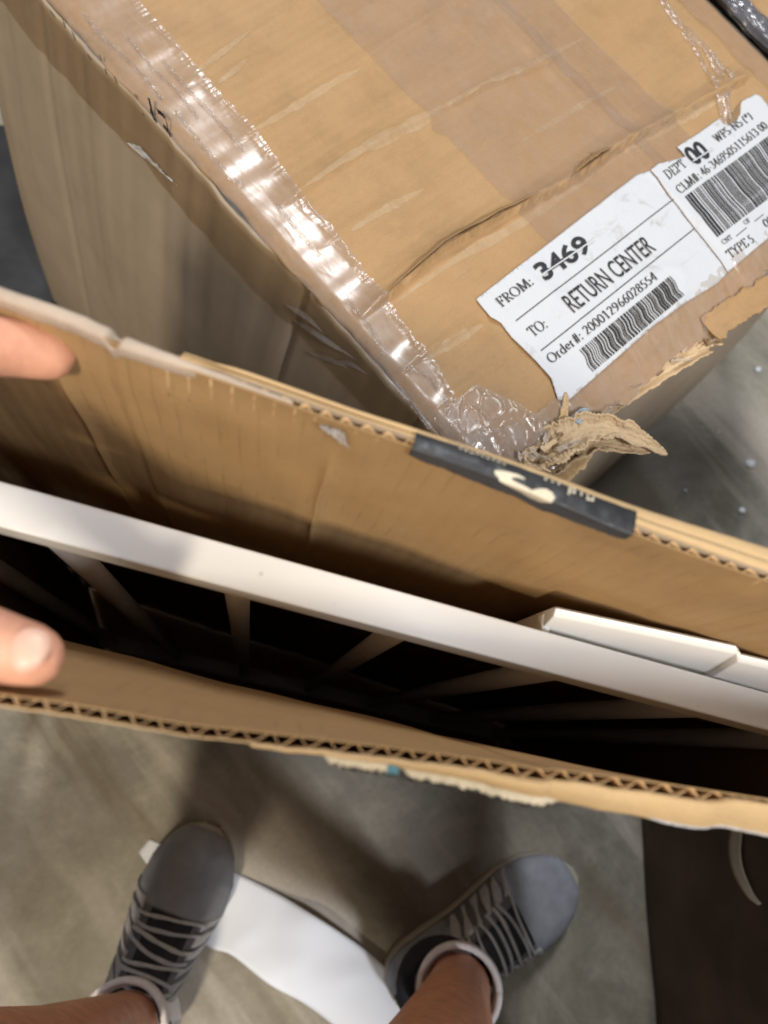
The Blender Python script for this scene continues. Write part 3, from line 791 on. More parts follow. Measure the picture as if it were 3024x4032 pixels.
def sans_text(s, fat=0.0):
    cu = bpy.data.curves.new('t', 'FONT'); cu.body = s; cu.size = 1; cu.offset = fat; cu.resolution_u = 4
    o = bpy.data.objects.new('t', cu); COL.objects.link(o)
    dg = bpy.context.evaluated_depsgraph_get(); me = o.evaluated_get(dg).to_mesh()
    vs = [Vector((v.co.x, v.co.y)) for v in me.vertices]; fs = [tuple(p.vertices) for p in me.polygons]
    o.evaluated_get(dg).to_mesh_clear(); bpy.data.objects.remove(o); bpy.data.curves.remove(cu)
    x0 = min(v.x for v in vs); x1 = max(v.x for v in vs); y0 = 0; y1 = max(v.y for v in vs)
    vs = [Vector(((v.x-x0)/(y1-y0), (v.y-y0)/(y1-y0))) for v in vs]
    return vs, fs, (x1-x0)/(y1-y0)
pr = [0.0]
def put_text(data, pz0, pz1, cap, parent, mat=None, dz=0.0009, name='printed_text'):
    """lay letters on the label: baseline between two enlarged-view points, cap height in metres"""
    vs, fs, w = data
    a0, b0 = pa(*zl(*pz0)); a1, b1 = pa(*zl(*pz1))
    da, db = (a1-a0)/w, (b1-b0)/w; L = math.hypot(a1-a0, b1-b0)
    ua, ub = (b1-b0)/L*cap, -(a1-a0)/L*cap
    pr[0] += 0.00002
    out = []
    for v in vs:
        a = a0+da*v.x+ua*v.y; b = b0+db*v.x+ub*v.y
        out.append(T(a, b, lab_h(a, b)+dz+pr[0]))
    return mesh(name, out, fs, mat or M['ink'], parent, False)
sc_px = (P(2250, 1100, ZT)-P(2251, 1100, ZT)).length
def px(n_): return n_/1.413*sc_px*1.05
put_text(stroke_text('FROM:'), (170, 1228), (352, 1097), px(52), label)
put_text(sans_text('3469', 0.03), (410, 1082), (676, 900), px(102), label)
put_text(stroke_text('TO:'), (345, 1393), (432, 1332), px(54), label)
put_text(sans_text('RETURN CENTER', 0.006), (573, 1256), (1030, 905), px(100), label)
put_text(stroke_text('Order#: 200012966028554'), (448, 1540), (1036, 1068), px(48), label)
put_text(stroke_text('DEPT'), (1092, 526), (1196, 448), px(54), label2)
put_text(sans_text('00', 0.03), (1240, 442), (1338, 378), px(112), label2)
put_text(stroke_text('WFS-NS (*)'), (1372, 308), (1572, 172), px(50), label2)
put_text(stroke_text('CLM#: 46-3469505115613 00'), (1160, 603), (1655, 222), px(50), label2)
put_text(stroke_text('CNT'), (1398, 883), (1447, 848), px(26), label2)
put_text(stroke_text('OF'), (1520, 775), (1548, 752), px(26), label2)
put_text(stroke_text('TYPE 5'), (1440, 957), (1574, 862), px(48), label2)
put_text(stroke_text('05'), (1640, 782), (1690, 745), px(46), label2)
def rule(p0, p1, w, parent, mat=None, dz=0.0009, name='printed_rule'):
    a0, b0 = pa(*zl(*p0)); a1, b1 = pa(*zl(*p1)); L = math.hypot(a1-a0, b1-b0); na, nb_ = (b1-b0)/L, -(a1-a0)/L
    def fn(u, v):
        a = a0+(a1-a0)*u+na*w*(v-0.5); b = b0+(b1-b0)*u+nb_*w*(v-0.5)
        return T(a, b, lab_h(a, b)+dz)
    grid(name, 90, 3, fn, mat or M['ink'], parent)
rule((250, 1300), (1120, 630), 0.0007, label); rule((387, 1468), (1240, 788), 0.0007, label)
rule((1465, 837), (1522, 790), 0.0006, label2); rule((1570, 752), (1626, 706), 0.0006, label2)
# the white gap the worn print head left through the big figures
rule((395, 1047), (690, 846), 0.0011, label, M['label_paper'], 0.0020, 'print_gap')
rule((1225, 424), (1350, 340), 0.0011, label2, M['label_paper'], 0.0020, 'print_gap')
def barcode(tl, tr, bl, nbars, parent, seed, bend=0.0):
    rnd = random.Random(seed); a0, b0 = pa(*zl(*tl)); a1, b1 = pa(*zl(*tr)); a2, b2 = pa(*zl(*bl))
    x = 0; bars = []
    for k in range(nbars):
        w = rnd.choice((1, 1, 1, 2, 2, 3)); bars.append((x, x+w)); x += w+rnd.choice((1, 1, 1, 2, 2))
    vs = []; fs = []
    for (s0, s1) in bars:
        base = len(vs)
        for j in range(9):
            t = j/8
            for s in (s0/x, s1/x):
                k = bend*math.sin(t*math.pi*1.0)*math.sin(t*6.0)
                a = a0+(a1-a0)*(s+k)+(a2-a0)*t; b = b0+(b1-b0)*(s+k)+(b2-b0)*t
                vs.append(T(a, b, lab_h(a, b)+0.0009))
        fs += [(base+2*j, base+2*j+1, base+2*j+3, base+2*j+2) for j in range(8)]
    mesh('printed_barcode', vs, fs, M['ink'], parent, False)
barcode((600, 1462), (1103, 1052), (678, 1582), 46, label, 3, 0.012)
barcode((1180, 617), (1700, 238), (1362, 842), 52, label2, 5)

# ================================================================== NEIGHBOUR CARTON and grey film
b3 = BW+0.022
nc = thing('carton', O0+E2*(b3+0.15)+E1*0.35-Vector((0, 0, ZT)), 'plain brown carton behind grey film at the upper right', 'carton')
def ntop(u, v):
    a = 0.10+0.5*u; b = b3+0.30*v
    p = O0+E1*a+E2*b; e = 0.004*(1-sm(v, 0, 0.03))
    return Vector((p.x, p.y, ZT+0.004-e+0.001*nz(a*12, b*12)))
grid('top_panel', 60, 40, ntop, M['kraft_top'], nc, 0.003, off=1)
for nm, q0, q1 in (('side_panel', (0.10, b3), (0.60, b3)), ('front_panel', (0.10, b3), (0.10, b3+0.30)), ('side_panel', (0.10, b3+0.30), (0.60, b3+0.30)), ('back_panel', (0.60, b3), (0.60, b3+0.30))):
    def fn(u, v, q0=q0, q1=q1):
        a = q0[0]+(q1[0]-q0[0])*u; b = q0[1]+(q1[1]-q0[1])*u; p = O0+E1*a+E2*b
        return Vector((p.x, p.y, (ZT-0.001)*(1-v)))
    grid(nm, 20, 12, fn, M['kraft_side'], nc, 0.003, off=0)
def gfilm(u, v):
    a = 0.11+0.48*u; x = 2*v-1
    b = BW+0.010+x*(0.012+0.002*nz(a*20, 1))
    p = O0+E1*a+E2*b
    h = 0.004*(1-x*x)+0.0035*nz(a*26, x*2.2, 4)+0.0018*nz(a*80, x*5, 6)+0.0012*(1-abs(nz(a*16, x*9, 1))*3)
    return Vector((p.x, p.y, ZT+0.003+h))
gf = grid('plastic_film', 260, 26, gfilm, M['film_grey'], None, 0.0002)
tag(gf, 'crumpled grey plastic film stuffed between two cartons at the upper right', 'plastic film')
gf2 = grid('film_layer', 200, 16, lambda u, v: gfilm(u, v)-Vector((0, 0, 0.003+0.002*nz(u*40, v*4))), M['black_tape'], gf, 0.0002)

# ================================================================== LONG OPEN CARTON
ZR = 0.765
lc = thing('open_carton', (0.05, 0.045, 0), 'long narrow open brown carton held apart by a hand', 'carton')
far_px = [(-1500, 620), (-900, 850), (-400, 1030), (0, 1172), (230, 1252), (400, 1322), (450, 1352), (640, 1420), (900, 1510), (1300, 1650), (1640, 1765), (2000, 1895), (2490, 2100), (3024, 2290), (3600, 2490), (4600, 2840)]
far = Path([P(u, v, ZR) for u, v in far_px], 900)
near_px = [(-1500, 2520), (-800, 2625), (0, 2732), (182, 2756), (456, 2800), (729, 2848), (1003, 2878), (1512, 2938), (1877, 2986), (2150, 3030), (2200, 3030), (2606, 3083), (3024, 3146), (3600, 3235), (4600, 3400)]
near = Path([P(u, v, ZR) for u, v in near_px], 900)
ZB = 0.02                                                    # bottom of the panels
# far panel: outward normal is +n
def far_in(s, t, off=0.0):
    p = far.at(s); nn_ = far.nrm(s)
    bend = -0.004*sm(t, 0.0, 0.03)*(1-sm(s, 0.2, 0.5))+0.0015*nz(s*30, t*20, 1)*sm(t, 0, 0.02)+0.003*nz(s*4, t*4, 6)*sm(t, 0.03, 0.2)
    for c, d in ((far_c1, 0.0030), (far_c2, 0.0028)):
        cc = c+0.006*(t/0.2)+0.003*nz(t*30, c*5)
        bend -= d*math.exp(-abs(s-cc)/0.0045)*sm(t, 0.02, 0.06)*(1-sm(t, 0.2, 0.3))
    q = p+nn_*(bend+off)
    return Vector((q.x, q.y, ZR-t-0.0006*abs(nz(s*45, 3))))
far_c1 = far.s_of_px(150); far_c2 = far.s_of_px(1330)
TF = 0.0030
def tmap(v): return (ZR-ZB)*(v**1.8)
fp = grid('far_panel', 700, 60, lambda u, v: far_in(u, tmap(v)), M['kraft_in'], lc, 0.0004, off=1)
def thickF(s): return TF*(0.55+0.45*sm(s, far_s0-0.01, far_s0+0.06))
far_s0 = far.s_of_px(640)
grid('outer_liner', 700, 24, lambda u, v: far_in(u, 0.0003+tmap(v), thickF(u)), M['kraft_side'], fp, 0.0004, off=1)
def flute_fn(path_fn, L, pitch, thick, depth, s0=0.0, s1=1.0):
    def fn(u, v):
        s = s0+(s1-s0)*u; ph = 2*math.pi*s*L/pitch+1.6*nz(s*L*14)+0.5*nz(s*L*90)
        w = 0.5+0.46*math.sin(ph+0.35*math.sin(ph))
        return path_fn(s, 0.0010+depth*v, thick(s)*w)
    return fn
grid('flute', 2600, 4, flute_fn(far_in, far.len, 0.0074, thickF, 0.02, far_s0, 1.0), M['flute'], fp, 0.00022, off=0)
# crushed, fuzzy rounded lip on the left stretch of the far rim
def lipfn(u, v):
    s = far_s0*1.25*u; an = math.pi*1.25*v-0.25
    r = (0.0023+0.0005*nz(s*20, 1)+0.00025*nz(s*90, v*2))*(1-0.75*sm(u, 0.70, 1.0))
    kink = math.exp(-((s-far_k)/0.004)**2)
    p = far_in(s, 0.0, TF*0.5)
    q = p-far.nrm(s)*math.cos(an)*r*1.15+Vector((0, 0, math.sin(an)*r*0.8-0.001-0.004*kink))
    if v < 0.1: q += Vector((0, 0, -0.004))
    return q
far_k = far.s_of_px(440)
grid('crushed_lip', 500, 14, lipfn, M['kraft_pale'], fp)
# folded-out flap behind the far rim, seen as a bright strip
wf0, wf1 = far.s_of_px(1300), far.s_of_px(3400)
def wF(s): return 0.0020+0.0068*sm(s, wf0, wf1)
def far_flap(k):
    def fn(u, v):
        s = far.s_of_px_cache+(1-far.s_of_px_cache)*u
        w = wF(s)*(0.55+0.45*k)*sm(u, 0, 0.06)
        if v < 0.3: t = v/0.3; o, z = w*t, -0.0006-0.10*w*t+0.0010*math.sin(math.pi*t)
        else: t = (v-0.3)/0.7; o, z = w*(1-0.15*t*t), -0.0006-0.10*w-0.16*t
        return far_in(s, 0.0, TF+0.0004+o+0.0022*k)+Vector((0, 0, z-0.0020*k+0.0004*nz(s*22, v*3, k)))
    return fn
far.s_of_px_cache = far.s_of_px(700)
ff = grid('outer_flap', 420, 22, far_flap(0), M['kraft_rim'], lc, 0.0005)
grid('outer_flap', 420, 22, far_flap(1), M['kraft_rim'], lc, 0.0005)
# near panel: outward is -n
def FL(s): return 0.027*min(1.15, max(0, 1-(s-near.s_of_px_a)/(near.s_of_px_b-near.s_of_px_a)))+0.001
near.s_of_px_a = near.s_of_px(0); near.s_of_px_b = near.s_of_px(3100)
def near_in(s, t, off=0.0):
    p = near.at(s); nn_ = near.nrm(s)
    inw = FL(s)*sm(t, -0.03, 0.17)-FL(s)*sm(0, -0.03, 0.17)
    inw += 0.0006*nz(s*16, t*20, 2)*sm(t, 0, 0.02)
    q = p+nn_*(inw-off)
    return Vector((q.x, q.y, ZR-t-0.0005*abs(nz(s*40, 8))))
def TN(s): return 0.0032*(1+0.22*nz(s*26, 5)+0.10*nz(s*90, 2))*(1-0.55*sm(s, near_cr-0.012, near_cr+0.01))
near_cr = near.s_of_px(2860)
npn = grid('near_panel', 700, 60, lambda u, v: near_in(u, tmap(v)), M['kraft_in'], lc, 0.0004, off=-1)
grid('outer_liner', 700, 30, lambda u, v: near_in(u, tmap(v), TN(u)), M['kraft_rim'], npn, 0.0004, off=-1)
grid('flute', 3000, 5, flute_fn(near_in, near.len, 0.0083, TN, 0.03), M['flute'], npn, 0.00022, off=0)
def wN(s): return 0.0092*sm(s, near_w0, near_w1)**0.8
near_w0 = near.s_of_px(1000); near_w1 = near.s_of_px(3300)
def near_flap(u, v):
    s = near_w0+(1-near_w0)*u; w = wN(s)
    if v < 0.5: t = v/0.5; o, z = w*t, -0.0006-0.9*w*t+0.0010*math.sin(math.pi*t)
    else: t = (v-0.5)/0.5; o, z = w*(1-1.2*t*t), -0.0006-0.9*w-0.10*t
    return near_in(s, 0.0, TN(s)+0.0004+o+0.0004*nz(s*22, v*3))+Vector((0, 0, z))
nf = grid('outer_flap', 420, 24, near_flap, M['kraft_rim'], lc, 0.0006)
# torn sticker remains along that fold
def torn_strip(u0, u1, o0, w, mat, name, seed, dz=0.0, jag=1.0):
    s0, s1 = near.s_of_px(u0), near.s_of_px(u1)
    def fn(u, v):
        s = s0+(s1-s0)*u; k = 1+jag*(0.5*nz(u*22, seed)+0.5*nz(u*70, seed+3))
        ends = min(1, u*14)*min(1, (1-u)*14)
        w_ = wN(s)
        return near_in(s, 0.0, TN(s)+0.0006+w_+o0+w*k*ends*(v-0.2))+Vector((0, 0, -0.9*w_+0.0006+dz-0.0015*v+0.0007*nz(u*60, v*4, seed)))
    return grid(name, 160, 6, fn, mat, nf, 0.0003)
torn_strip(1290, 2235, 0.0004, 0.0028, M['black_tape'], 'sticker_remnant', 1.0, -0.0012, 0.4)
torn_strip(1285, 1560, 0.0000, 0.0022, M['cream'], 'sticker_remnant', 4.0, 0.0, 1.3)
torn_strip(1535, 1585, 0.0002, 0.0022, M['blue'], 'sticker_remnant', 6.0, 0.0002, 0.5)
torn_strip(1600, 2225, 0.0000, 0.0024, M['cream'], 'sticker_remnant', 8.0, 0.0, 0.9)
torn_strip(2600, 3300, -0.0004, 0.0007, M['film_white'], 'sticker_remnant', 11.0, 0.0, 1.0)
# ends and bottom
def end(name, s):
    def fn(u, v):
        t = tmap(v); return far_in(s, t).lerp(near_in(s, t), u)
    grid(name, 12, 40, fn, M['kraft_in'], lc, 0.003)
end('end_panel', 0.0); end('end_panel', 1.0)
grid('bottom_panel', 60, 8, lambda u, v: far_in(u, ZR-ZB).lerp(near_in(u, ZR-ZB), v)-Vector((0, 0, 0.005)), M['kraft_in'], lc, 0.003)
# black printed tape wrapped over the far rim
sA, sB = far.s_of_px(1620), far.s_of_px(2488)
def btape_pt(u, v, dz=0.0):
    s = sA+(sB-sA)*u
    w_out = wF(s)*0.75+0.0008; w_in = 0.0036+0.0030*math.sin(math.pi*u)**0.5+0.0012*nz(u*9, 4)+0.0006*nz(u*40, 4)
    # v: 0 outside bottom .. 0.2 outer top .. 0.6 rim crest .. 1 down the inside
    if v < 0.2: t = v/0.2; o, z = TF+w_out, -0.016*(1-t)-0.0010
    elif v < 0.62: t = (v-0.2)/0.42; o, z = (TF+w_out)*(1-t)-0.0008*t, 0.0008+0.0009*math.sin(math.pi*t)**0.8-0.0016*(1-t)
    else: t = (v-0.62)/0.38; o, z = -0.0010, 0.0010-w_in*1.4*t
    q = far_in(s, max(0, -z) if z < 0 else 0.0, o)
    q.z = ZR+z+dz+0.0004*nz(s*120, v*4)
    if v >= 0.62: q -= far.nrm(s)*dz
    return q
bt = grid('printed_tape', 160, 60, lambda u, v: btape_pt(u, v), M['black_tape'], lc, 0.0002)
bt['label'] = 'black printed tape folded over the rim'
def on_tape(poly_px, name, mat, step=0.012):
    """cream print on the tape: outline in tape (u, v)"""
    pv = []
    for (p, q) in zip(poly_px, poly_px[1:]+poly_px[:1]):
        k = max(1, int(math.hypot(q[0]-p[0], q[1]-p[1])/step))
        for i in range(k): pv.append((p[0]+(q[0]-p[0])*i/k, p[1]+(q[1]-p[1])*i/k))
    nb = len(pv); pts = [Vector(p) for p in pv]
    xs = [p[0] for p in pv]; ys = [p[1] for p in pv]
    x = min(xs)+step
    while x < max(xs):
        y = min(ys)+step
        while y < max(ys): pts.append(Vector((x, y))); y += step*1.5
        x += step
    v2, _, f2, *_ = delaunay_2d_cdt(pts, [(i, (i+1) % nb) for i in range(nb)], [list(range(nb))], 1, 1e-6)
    fs = [tuple(f) for f in f2 if inside(sum(v2[i][0] for i in f)/len(f), sum(v2[i][1] for i in f)/len(f), poly_px)]
    return mesh(name, [btape_pt(p[0], min(0.999, max(0, p[1])), 0.0006) for p in v2], fs, mat, bt)
# big cut-off rounded letter
on_tape([(.355, .50), (.40, .44), (.455, .40), (.485, .42), (.49, .46), (.455, .47), (.43, .52), (.445, .56), (.53, .60), (.555, .52), (.585, .46), (.615, .48), (.635, .56), (.625, .66), (.59, .76), (.55, .78), (.50, .74), (.44, .68), (.39, .63), (.36, .57)], 'printed_letter', M['cream'])
def tdash(u0, v0, du, dv): on_tape([(u0, v0), (u0+du, v0), (u0+du, v0+dv), (u0, v0+dv)], 'printed_mark', M['cream'], 0.006)
for k in range(9): tdash(0.19+0.024*k, 0.235+0.012*(k % 3), 0.014, 0.035)
for q in ((.68, .22, .008, .18), (.68, .22, .030, .04), (.705, .22, .007, .11), (.68, .30, .030, .035), (.735, .22, .008, .10), (.765, .22, .008, .14), (.765, .30, .03, .04), (.79, .22, .008, .10), (.57, .23, .010, .06), (.60, .24, .012, .03), (.63, .22, .010, .05)): tdash(*q)
# scrap of clear tape stuck to the inside
def far_pt(u, v, d=0.001):
    dd = (R3 @ Vector(((u-W_PX/2)/F_PX, (H_PX/2-v)/F_PX, -1.0))).normalized()
    s = 0.5
    for _ in range(12):
        p0 = far.at(s); nn_ = far.nrm(s); t = (p0-CAM).dot(nn_)/dd.dot(nn_); p = CAM+dd*t
        tg = Vector((nn_.y, -nn_.x, 0)); s = min(1, max(0, s+(p-p0).dot(tg)/far.len))
    return far_in(s, max(0.0005, ZR-p.z), -d)
def inscrap(u, v):
    q = far_pt(1268+95*u+20*v, 1650+28*u+(20+45*u)*v+10*nz(u*5, v*4), 0.0015)
    return q-far.nrm(0.4)*0.0012*(1-abs(nz(u*7, v*6, 3))*2)
grid('tape_scrap', 22, 14, inscrap, M['film_white'], fp)

# ================================================================== WHITE BARRED FRAME inside the carton
ZWL, ZWR = 0.700, 0.668
def barz(u): return ZWL+(ZWR-ZWL)*u/3024
def bar_pt(u, v): return P(u, v, barz(u))
wl = bar_pt(-1100, 1600); 
c0 = bar_pt(0, (1896+2070)/2); c1 = bar_pt(3024, (2732+2871)/2)
dirb = (c1-c0).normalized(); tot = (c1-c0).length
B0 = c0-dirb*0.16; B1 = c1+dirb*0.14
sidev = Vector((-dirb.y, dirb.x, 0)).normalized(); upv = dirb.cross(sidev)
if upv.z < 0: upv = -upv
bw = (bar_pt(1512, 2312)-bar_pt(1512, 2476)).length*0.97
wf = thing('barred_frame', (B0.x, B0.y, 0.03), 'white painted metal frame with round bars standing inside the open carton', 'frame')
rotb = Matrix((dirb, sidev, upv)).transposed()
me = box_mesh((B0+B1)*0.5-upv*0.009, ((B1-B0).length, bw, 0.018), rotb, 0.0011, 3)
link('top_rail', me, M['white_paint'], wf, False)
botc = (B0+B1)*0.5; botc.z = 0.050
link('bottom_rail', box_mesh(botc, ((B1-B0).length, bw, 0.02), Matrix((Vector((dirb.x, dirb.y, 0)).normalized(), sidev, Vector((0, 0, 1)))).transposed(), 0.002, 2), M['white_paint'], wf, True)
t0 = (bar_pt(130, 2040)-c0).dot(dirb); t1 = (bar_pt(915, 2270)-c0).dot(dirb); sp = t1-t0
vs = []; fs = []
barme = None
for k in range(-2, 7):
    t = t0+sp*k
    p = c0+dirb*t
    if (p-B0).dot(dirb) < 0.005 or (B1-p).dot(dirb) < 0.005: continue
    L = p.z-0.018-0.055
    vs = []; fs = []
    tube(vs, fs, [(p.x, p.y, 0.055), (p.x, p.y, 0.055+L*0.5), (p.x, p.y, p.z-0.014)], [0.0060]*3, 18)
    mesh('bar', vs, fs, M['white_paint'], wf)
# white bracket lying between rail and far panel
br_ = thing('plastic_bracket', P(2600, 2500, 0.02), 'white stepped plastic piece wedged behind the rail in the open carton', 'bracket')
zq = 0.686
def bkt(u, v):
    """top sheet: far edge stepped, sloping down towards the rail"""
    return None
bm = bmesh.new()
outl = [(2188, 2384), (2905, 2536), (2914, 2566), (3024, 2592), (3700, 2760)]
farE = [P(u, v, zq) for u, v in outl]
nrm2 = Vector((farE[1].y-farE[0].y, -(farE[1].x-farE[0].x), 0)).normalized()
if nrm2.y > 0: nrm2 = -nrm2
prof = [(0.0, -0.10), (0.0, -0.002), (0.0006, -0.0004), (0.0016, 0.0), (0.0045, -0.002), (0.0125, -0.030), (0.0135, -0.034), (0.0135, -0.12)]
rows = []
for p in farE:
    rows.append([bm.verts.new(p+nrm2*o+Vector((0, 0, z))) for o, z in prof])
for r0, r1 in zip(rows, rows[1:]):
    for j in range(len(prof)-1): bm.faces.new((r0[j], r1[j], r1[j+1], r0[j+1]))
bm.faces.new(rows[0]); bm.faces.new(list(reversed(rows[-1])))
bmesh.ops.recalc_face_normals(bm, faces=bm.faces[:])
bmesh.ops.bevel(bm, geom=[e for e in bm.edges if len(e.link_faces) == 2 and e.calc_face_angle() > 0.5], offset=0.0006, segments=2, affect='EDGES')
me = bpy.data.meshes.new('body'); bm.to_mesh(me); bm.free()
ob = link('body', me, M['white_paint'], br_, True); ob.modifiers.new('wn', 'WEIGHTED_NORMAL')
q0 = P(2158, 2420, zq-0.010)
link('end_cap', box_mesh(q0+Vector((0, -0.004, -0.008)), (0.004, 0.010, 0.010), Matrix.Rotation(math.atan2(farE[1].y-farE[0].y, farE[1].x-farE[0].x), 3, 'Z'), 0.001, 2), M['white_paint'], br_, True)

# ================================================================== PERSON
ANK_L, ANK_R = P(490, 4050, 0.11), P(1810, 3890, 0.12)
KN_L, KN_R = P(-330, 4440, 0.50), P(1600, 4560, 0.50)
person = thing('person', (0.07, -0.40, 0), 'person in grey running shoes leaning over the open carton and spreading it with one hand', 'person')
bv = []; bf = []
HIP = Vector((0.06, -0.66, 0.84))
hl, hr = HIP+Vector((-0.09, 0, 0)), HIP+Vector((0.09, 0, 0))
for ank, kn, hip in ((ANK_L, KN_L, hl), (ANK_R, KN_R, hr)):
    mid1 = ank.lerp(kn, 0.22); mid2 = ank.lerp(kn, 0.62)
    foot = ank+Vector((0, 0, -0.06))
    back = Vector((0, -0.012, 0))
    tube(bv, bf, [foot, ank, mid1, mid2+back, kn], [0.031, 0.032, 0.035, 0.052, 0.052], 20)
    tube(bv, bf, [kn, kn.lerp(hip, 0.5), hip], [0.054, 0.070, 0.086], 20)
tube(bv, bf, [HIP+Vector((-0.07, 0, 0)), HIP+Vector((0.07, 0, 0))], [0.105, 0.105], 20)
CH = Vector((0.06, -0.50, 1.20)); NK = Vector((0.06, -0.40, 1.36)); HD = Vector((0.06, -0.31, 1.47))
for dx in (-0.07, 0, 0.07):
    tube(bv, bf, [HIP+Vector((dx, 0, 0.02)), HIP.lerp(CH, 0.5)+Vector((dx, 0.01, 0)), CH+Vector((dx*1.3, 0, 0))], [0.095, 0.088, 0.105], 18)
tube(bv, bf, [CH, NK, HD], [0.08, 0.055, 0.055], 16)
ball(bv, bf, HD+Vector((0, 0.02, 0.02)), (0.075, 0.095, 0.11), rot=Matrix.Rotation(math.radians(-35), 3, 'X'))
ball(bv, bf, HD+Vector((0, 0.105, -0.035)), (0.014, 0.020, 0.022))
for sx in (-1, 1): ball(bv, bf, HD+Vector((sx*0.076, 0.01, 0.0)), (0.010, 0.018, 0.030))
SH_L, SH_R = CH+Vector((-0.17, 0.02, 0.06)), CH+Vector((0.17, 0.02, 0.06))
WR_ = P(-1350, 1650, ZR+0.035); EL_L = Vector((-0.36, -0.20, 0.90))
EL_R = Vector((0.34, -0.42, 0.98)); WR_R = Vector((0.20, -0.20, 1.03))
tube(bv, bf, [CH+Vector((-0.1, 0, 0.06)), SH_L, SH_L.lerp(EL_L, 0.5), EL_L], [0.07, 0.06, 0.047, 0.042], 18)
tube(bv, bf, [CH+Vector((0.1, 0, 0.06)), SH_R, SH_R.lerp(EL_R, 0.5), EL_R], [0.07, 0.06, 0.047, 0.042], 18)
tube(bv, bf, [EL_L, EL_L.lerp(WR_, 0.35), WR_], [0.042, 0.043, 0.028], 18)
tube(bv, bf, [EL_R, EL_R.lerp(WR_R, 0.35), WR_R], [0.042, 0.043, 0.028], 18)
# left hand: palm down over the opening, thumb on the near panel, first finger inside the far panel
mcp = [P(-470, 1480, ZR+0.014), P(-800, 1180, ZR+0.028), P(-930, 930, ZR+0.026), P(-1060, 720, ZR+0.018)]
for m_, r in zip(mcp, (0.0125, 0.013, 0.012, 0.011)):
    tube(bv, bf, [WR_, WR_.lerp(m_, 0.5)+Vector((0, 0, 0.002)), m_], [0.020, 0.016, r], 14)
tube(bv, bf, [mcp[0], P(-200, 1352, ZR-0.002), P(60, 1368, ZR-0.015), P(190, 1396, ZR-0.020)], [0.0115, 0.0104, 0.0102, 0.0092], 18)
for k, (m_, ln) in enumerate(zip(mcp[1:], (0.045, 0.042, 0.034))):
    d1_ = Vector((0.15, 0.25, -0.75)).normalized(); d2_ = Vector((0.05, 0.02, -0.93)).normalized()
    a_ = m_+d1_*ln; b_ = a_+d2_*ln*0.65; c_ = b_+Vector((0.05, -0.05, -1)).normalized()*ln*0.5
    tube(bv, bf, [m_, a_, b_, c_], [0.011, 0.0098, 0.0088, 0.0075], 14)
tube(bv, bf, [WR_, P(-900, 2080, ZR+0.026), P(-560, 2290, ZR+0.016), P(-270, 2440, ZR+0.006), P(-60, 2530, ZR-0.001), P(128, 2582, ZR-0.004)], [0.020, 0.018, 0.0135, 0.0108, 0.0107, 0.0094], 20)
# right hand, closed round nothing in view, below the phone
for k in range(4):
    m_ = WR_R+Vector((-0.055, 0.035+0.016*k-0.02, 0.0)); 
    tube(bv, bf, [WR_R, WR_R.lerp(m_, .6), m_], [0.020, 0.016, 0.011], 12)
    tube(bv, bf, [m_, m_+Vector((-0.030, 0.010, 0.012)), m_+Vector((-0.035, 0.012, 0.036))], [0.0105, 0.0095, 0.008], 12)
tube(bv, bf, [WR_R, WR_R+Vector((-0.02, 0.05, 0.015)), WR_R+Vector((-0.045, 0.065, 0.032))], [0.018, 0.012, 0.009], 12)
body = remeshed('body', bv, bf, M['skin'], person, 0.0024, 5)
# thumb nail
npx = [(46, 2530), (66, 2492), (104, 2470), (150, 2474), (192, 2490), (203, 2530), (190, 2580), (150, 2628), (104, 2650), (62, 2650), (42, 2612), (38, 2570)]
zc = ZR+0.0066
cpt = P(118, 2560, zc)
nv_ = []; nf_ = []
def nail_z(u, v):
    x = (u-118)/90; y = (v-2562)/110
    return zc+0.0012-0.0016*y*y-0.0012*max(0, x)**2
nv_.append(P(118, 2560, nail_z(118, 2560)))
for ring in (0.35, 0.7, 1.0):
    for (u, v) in npx:
        uu, vv = 118+(u-118)*ring, 2560+(v-2560)*ring
        nv_.append(P(uu, vv, nail_z(uu, vv)-(0.0008 if ring == 1.0 else 0)))
k = len(npx)
for i in range(k): nf_.append((0, 1+i, 1+(i+1) % k))
for r_ in range(2):
    for i in range(k): nf_.append((1+r_*k+i, 1+(r_+1)*k+i, 1+(r_+1)*k+(i+1) % k, 1+r_*k+(i+1) % k))
nail = mesh('thumb_nail', nv_, nf_, M['nail'], person)
ss = nail.modifiers.new('sub', 'SUBSURF'); ss.levels = 1; ss.render_levels = 2
# clothes
def grown(name, parts, mat, voxel=0.006):
    v_, f_ = [], []
    for pts, rad in parts: tube(v_, f_, pts, rad, 20)
    return remeshed(name, v_, f_, mat, person, voxel, 3)
grown('shorts', [([HIP+Vector((-0.07, 0, 0)), HIP+Vector((0.07, 0, 0))], [0.125, 0.125])]+[([hip_, hip_.lerp(kn_, 0.45), hip_.lerp(kn_, 0.72)], [0.108, 0.098, 0.096]) for hip_, kn_ in ((hl, KN_L), (hr, KN_R))], M['cloth_dark'])
grown('shirt', [([HIP+Vector((dx, 0, -0.01)), HIP.lerp(CH, 0.5)+Vector((dx, 0.01, 0)), CH+Vector((dx*1.3, 0, 0))], [0.128, 0.115, 0.125]) for dx in (-0.07, 0, 0.07)]+[([CH+Vector((s_*0.1, 0, 0.06)), sh_, sh_.lerp(el_, 0.55)], [0.085, 0.076, 0.066]) for s_, sh_, el_ in ((-1, SH_L, EL_L), (1, SH_R, EL_R))], M['cloth_blue'])
hv, hf = [], []
ball(hv, hf, HD+Vector((0, 0.005, 0.038)), (0.081, 0.098, 0.105), rot=Matrix.Rotation(math.radians(-35), 3, 'X'))
mesh('hair', hv, hf, M['hair'], person)
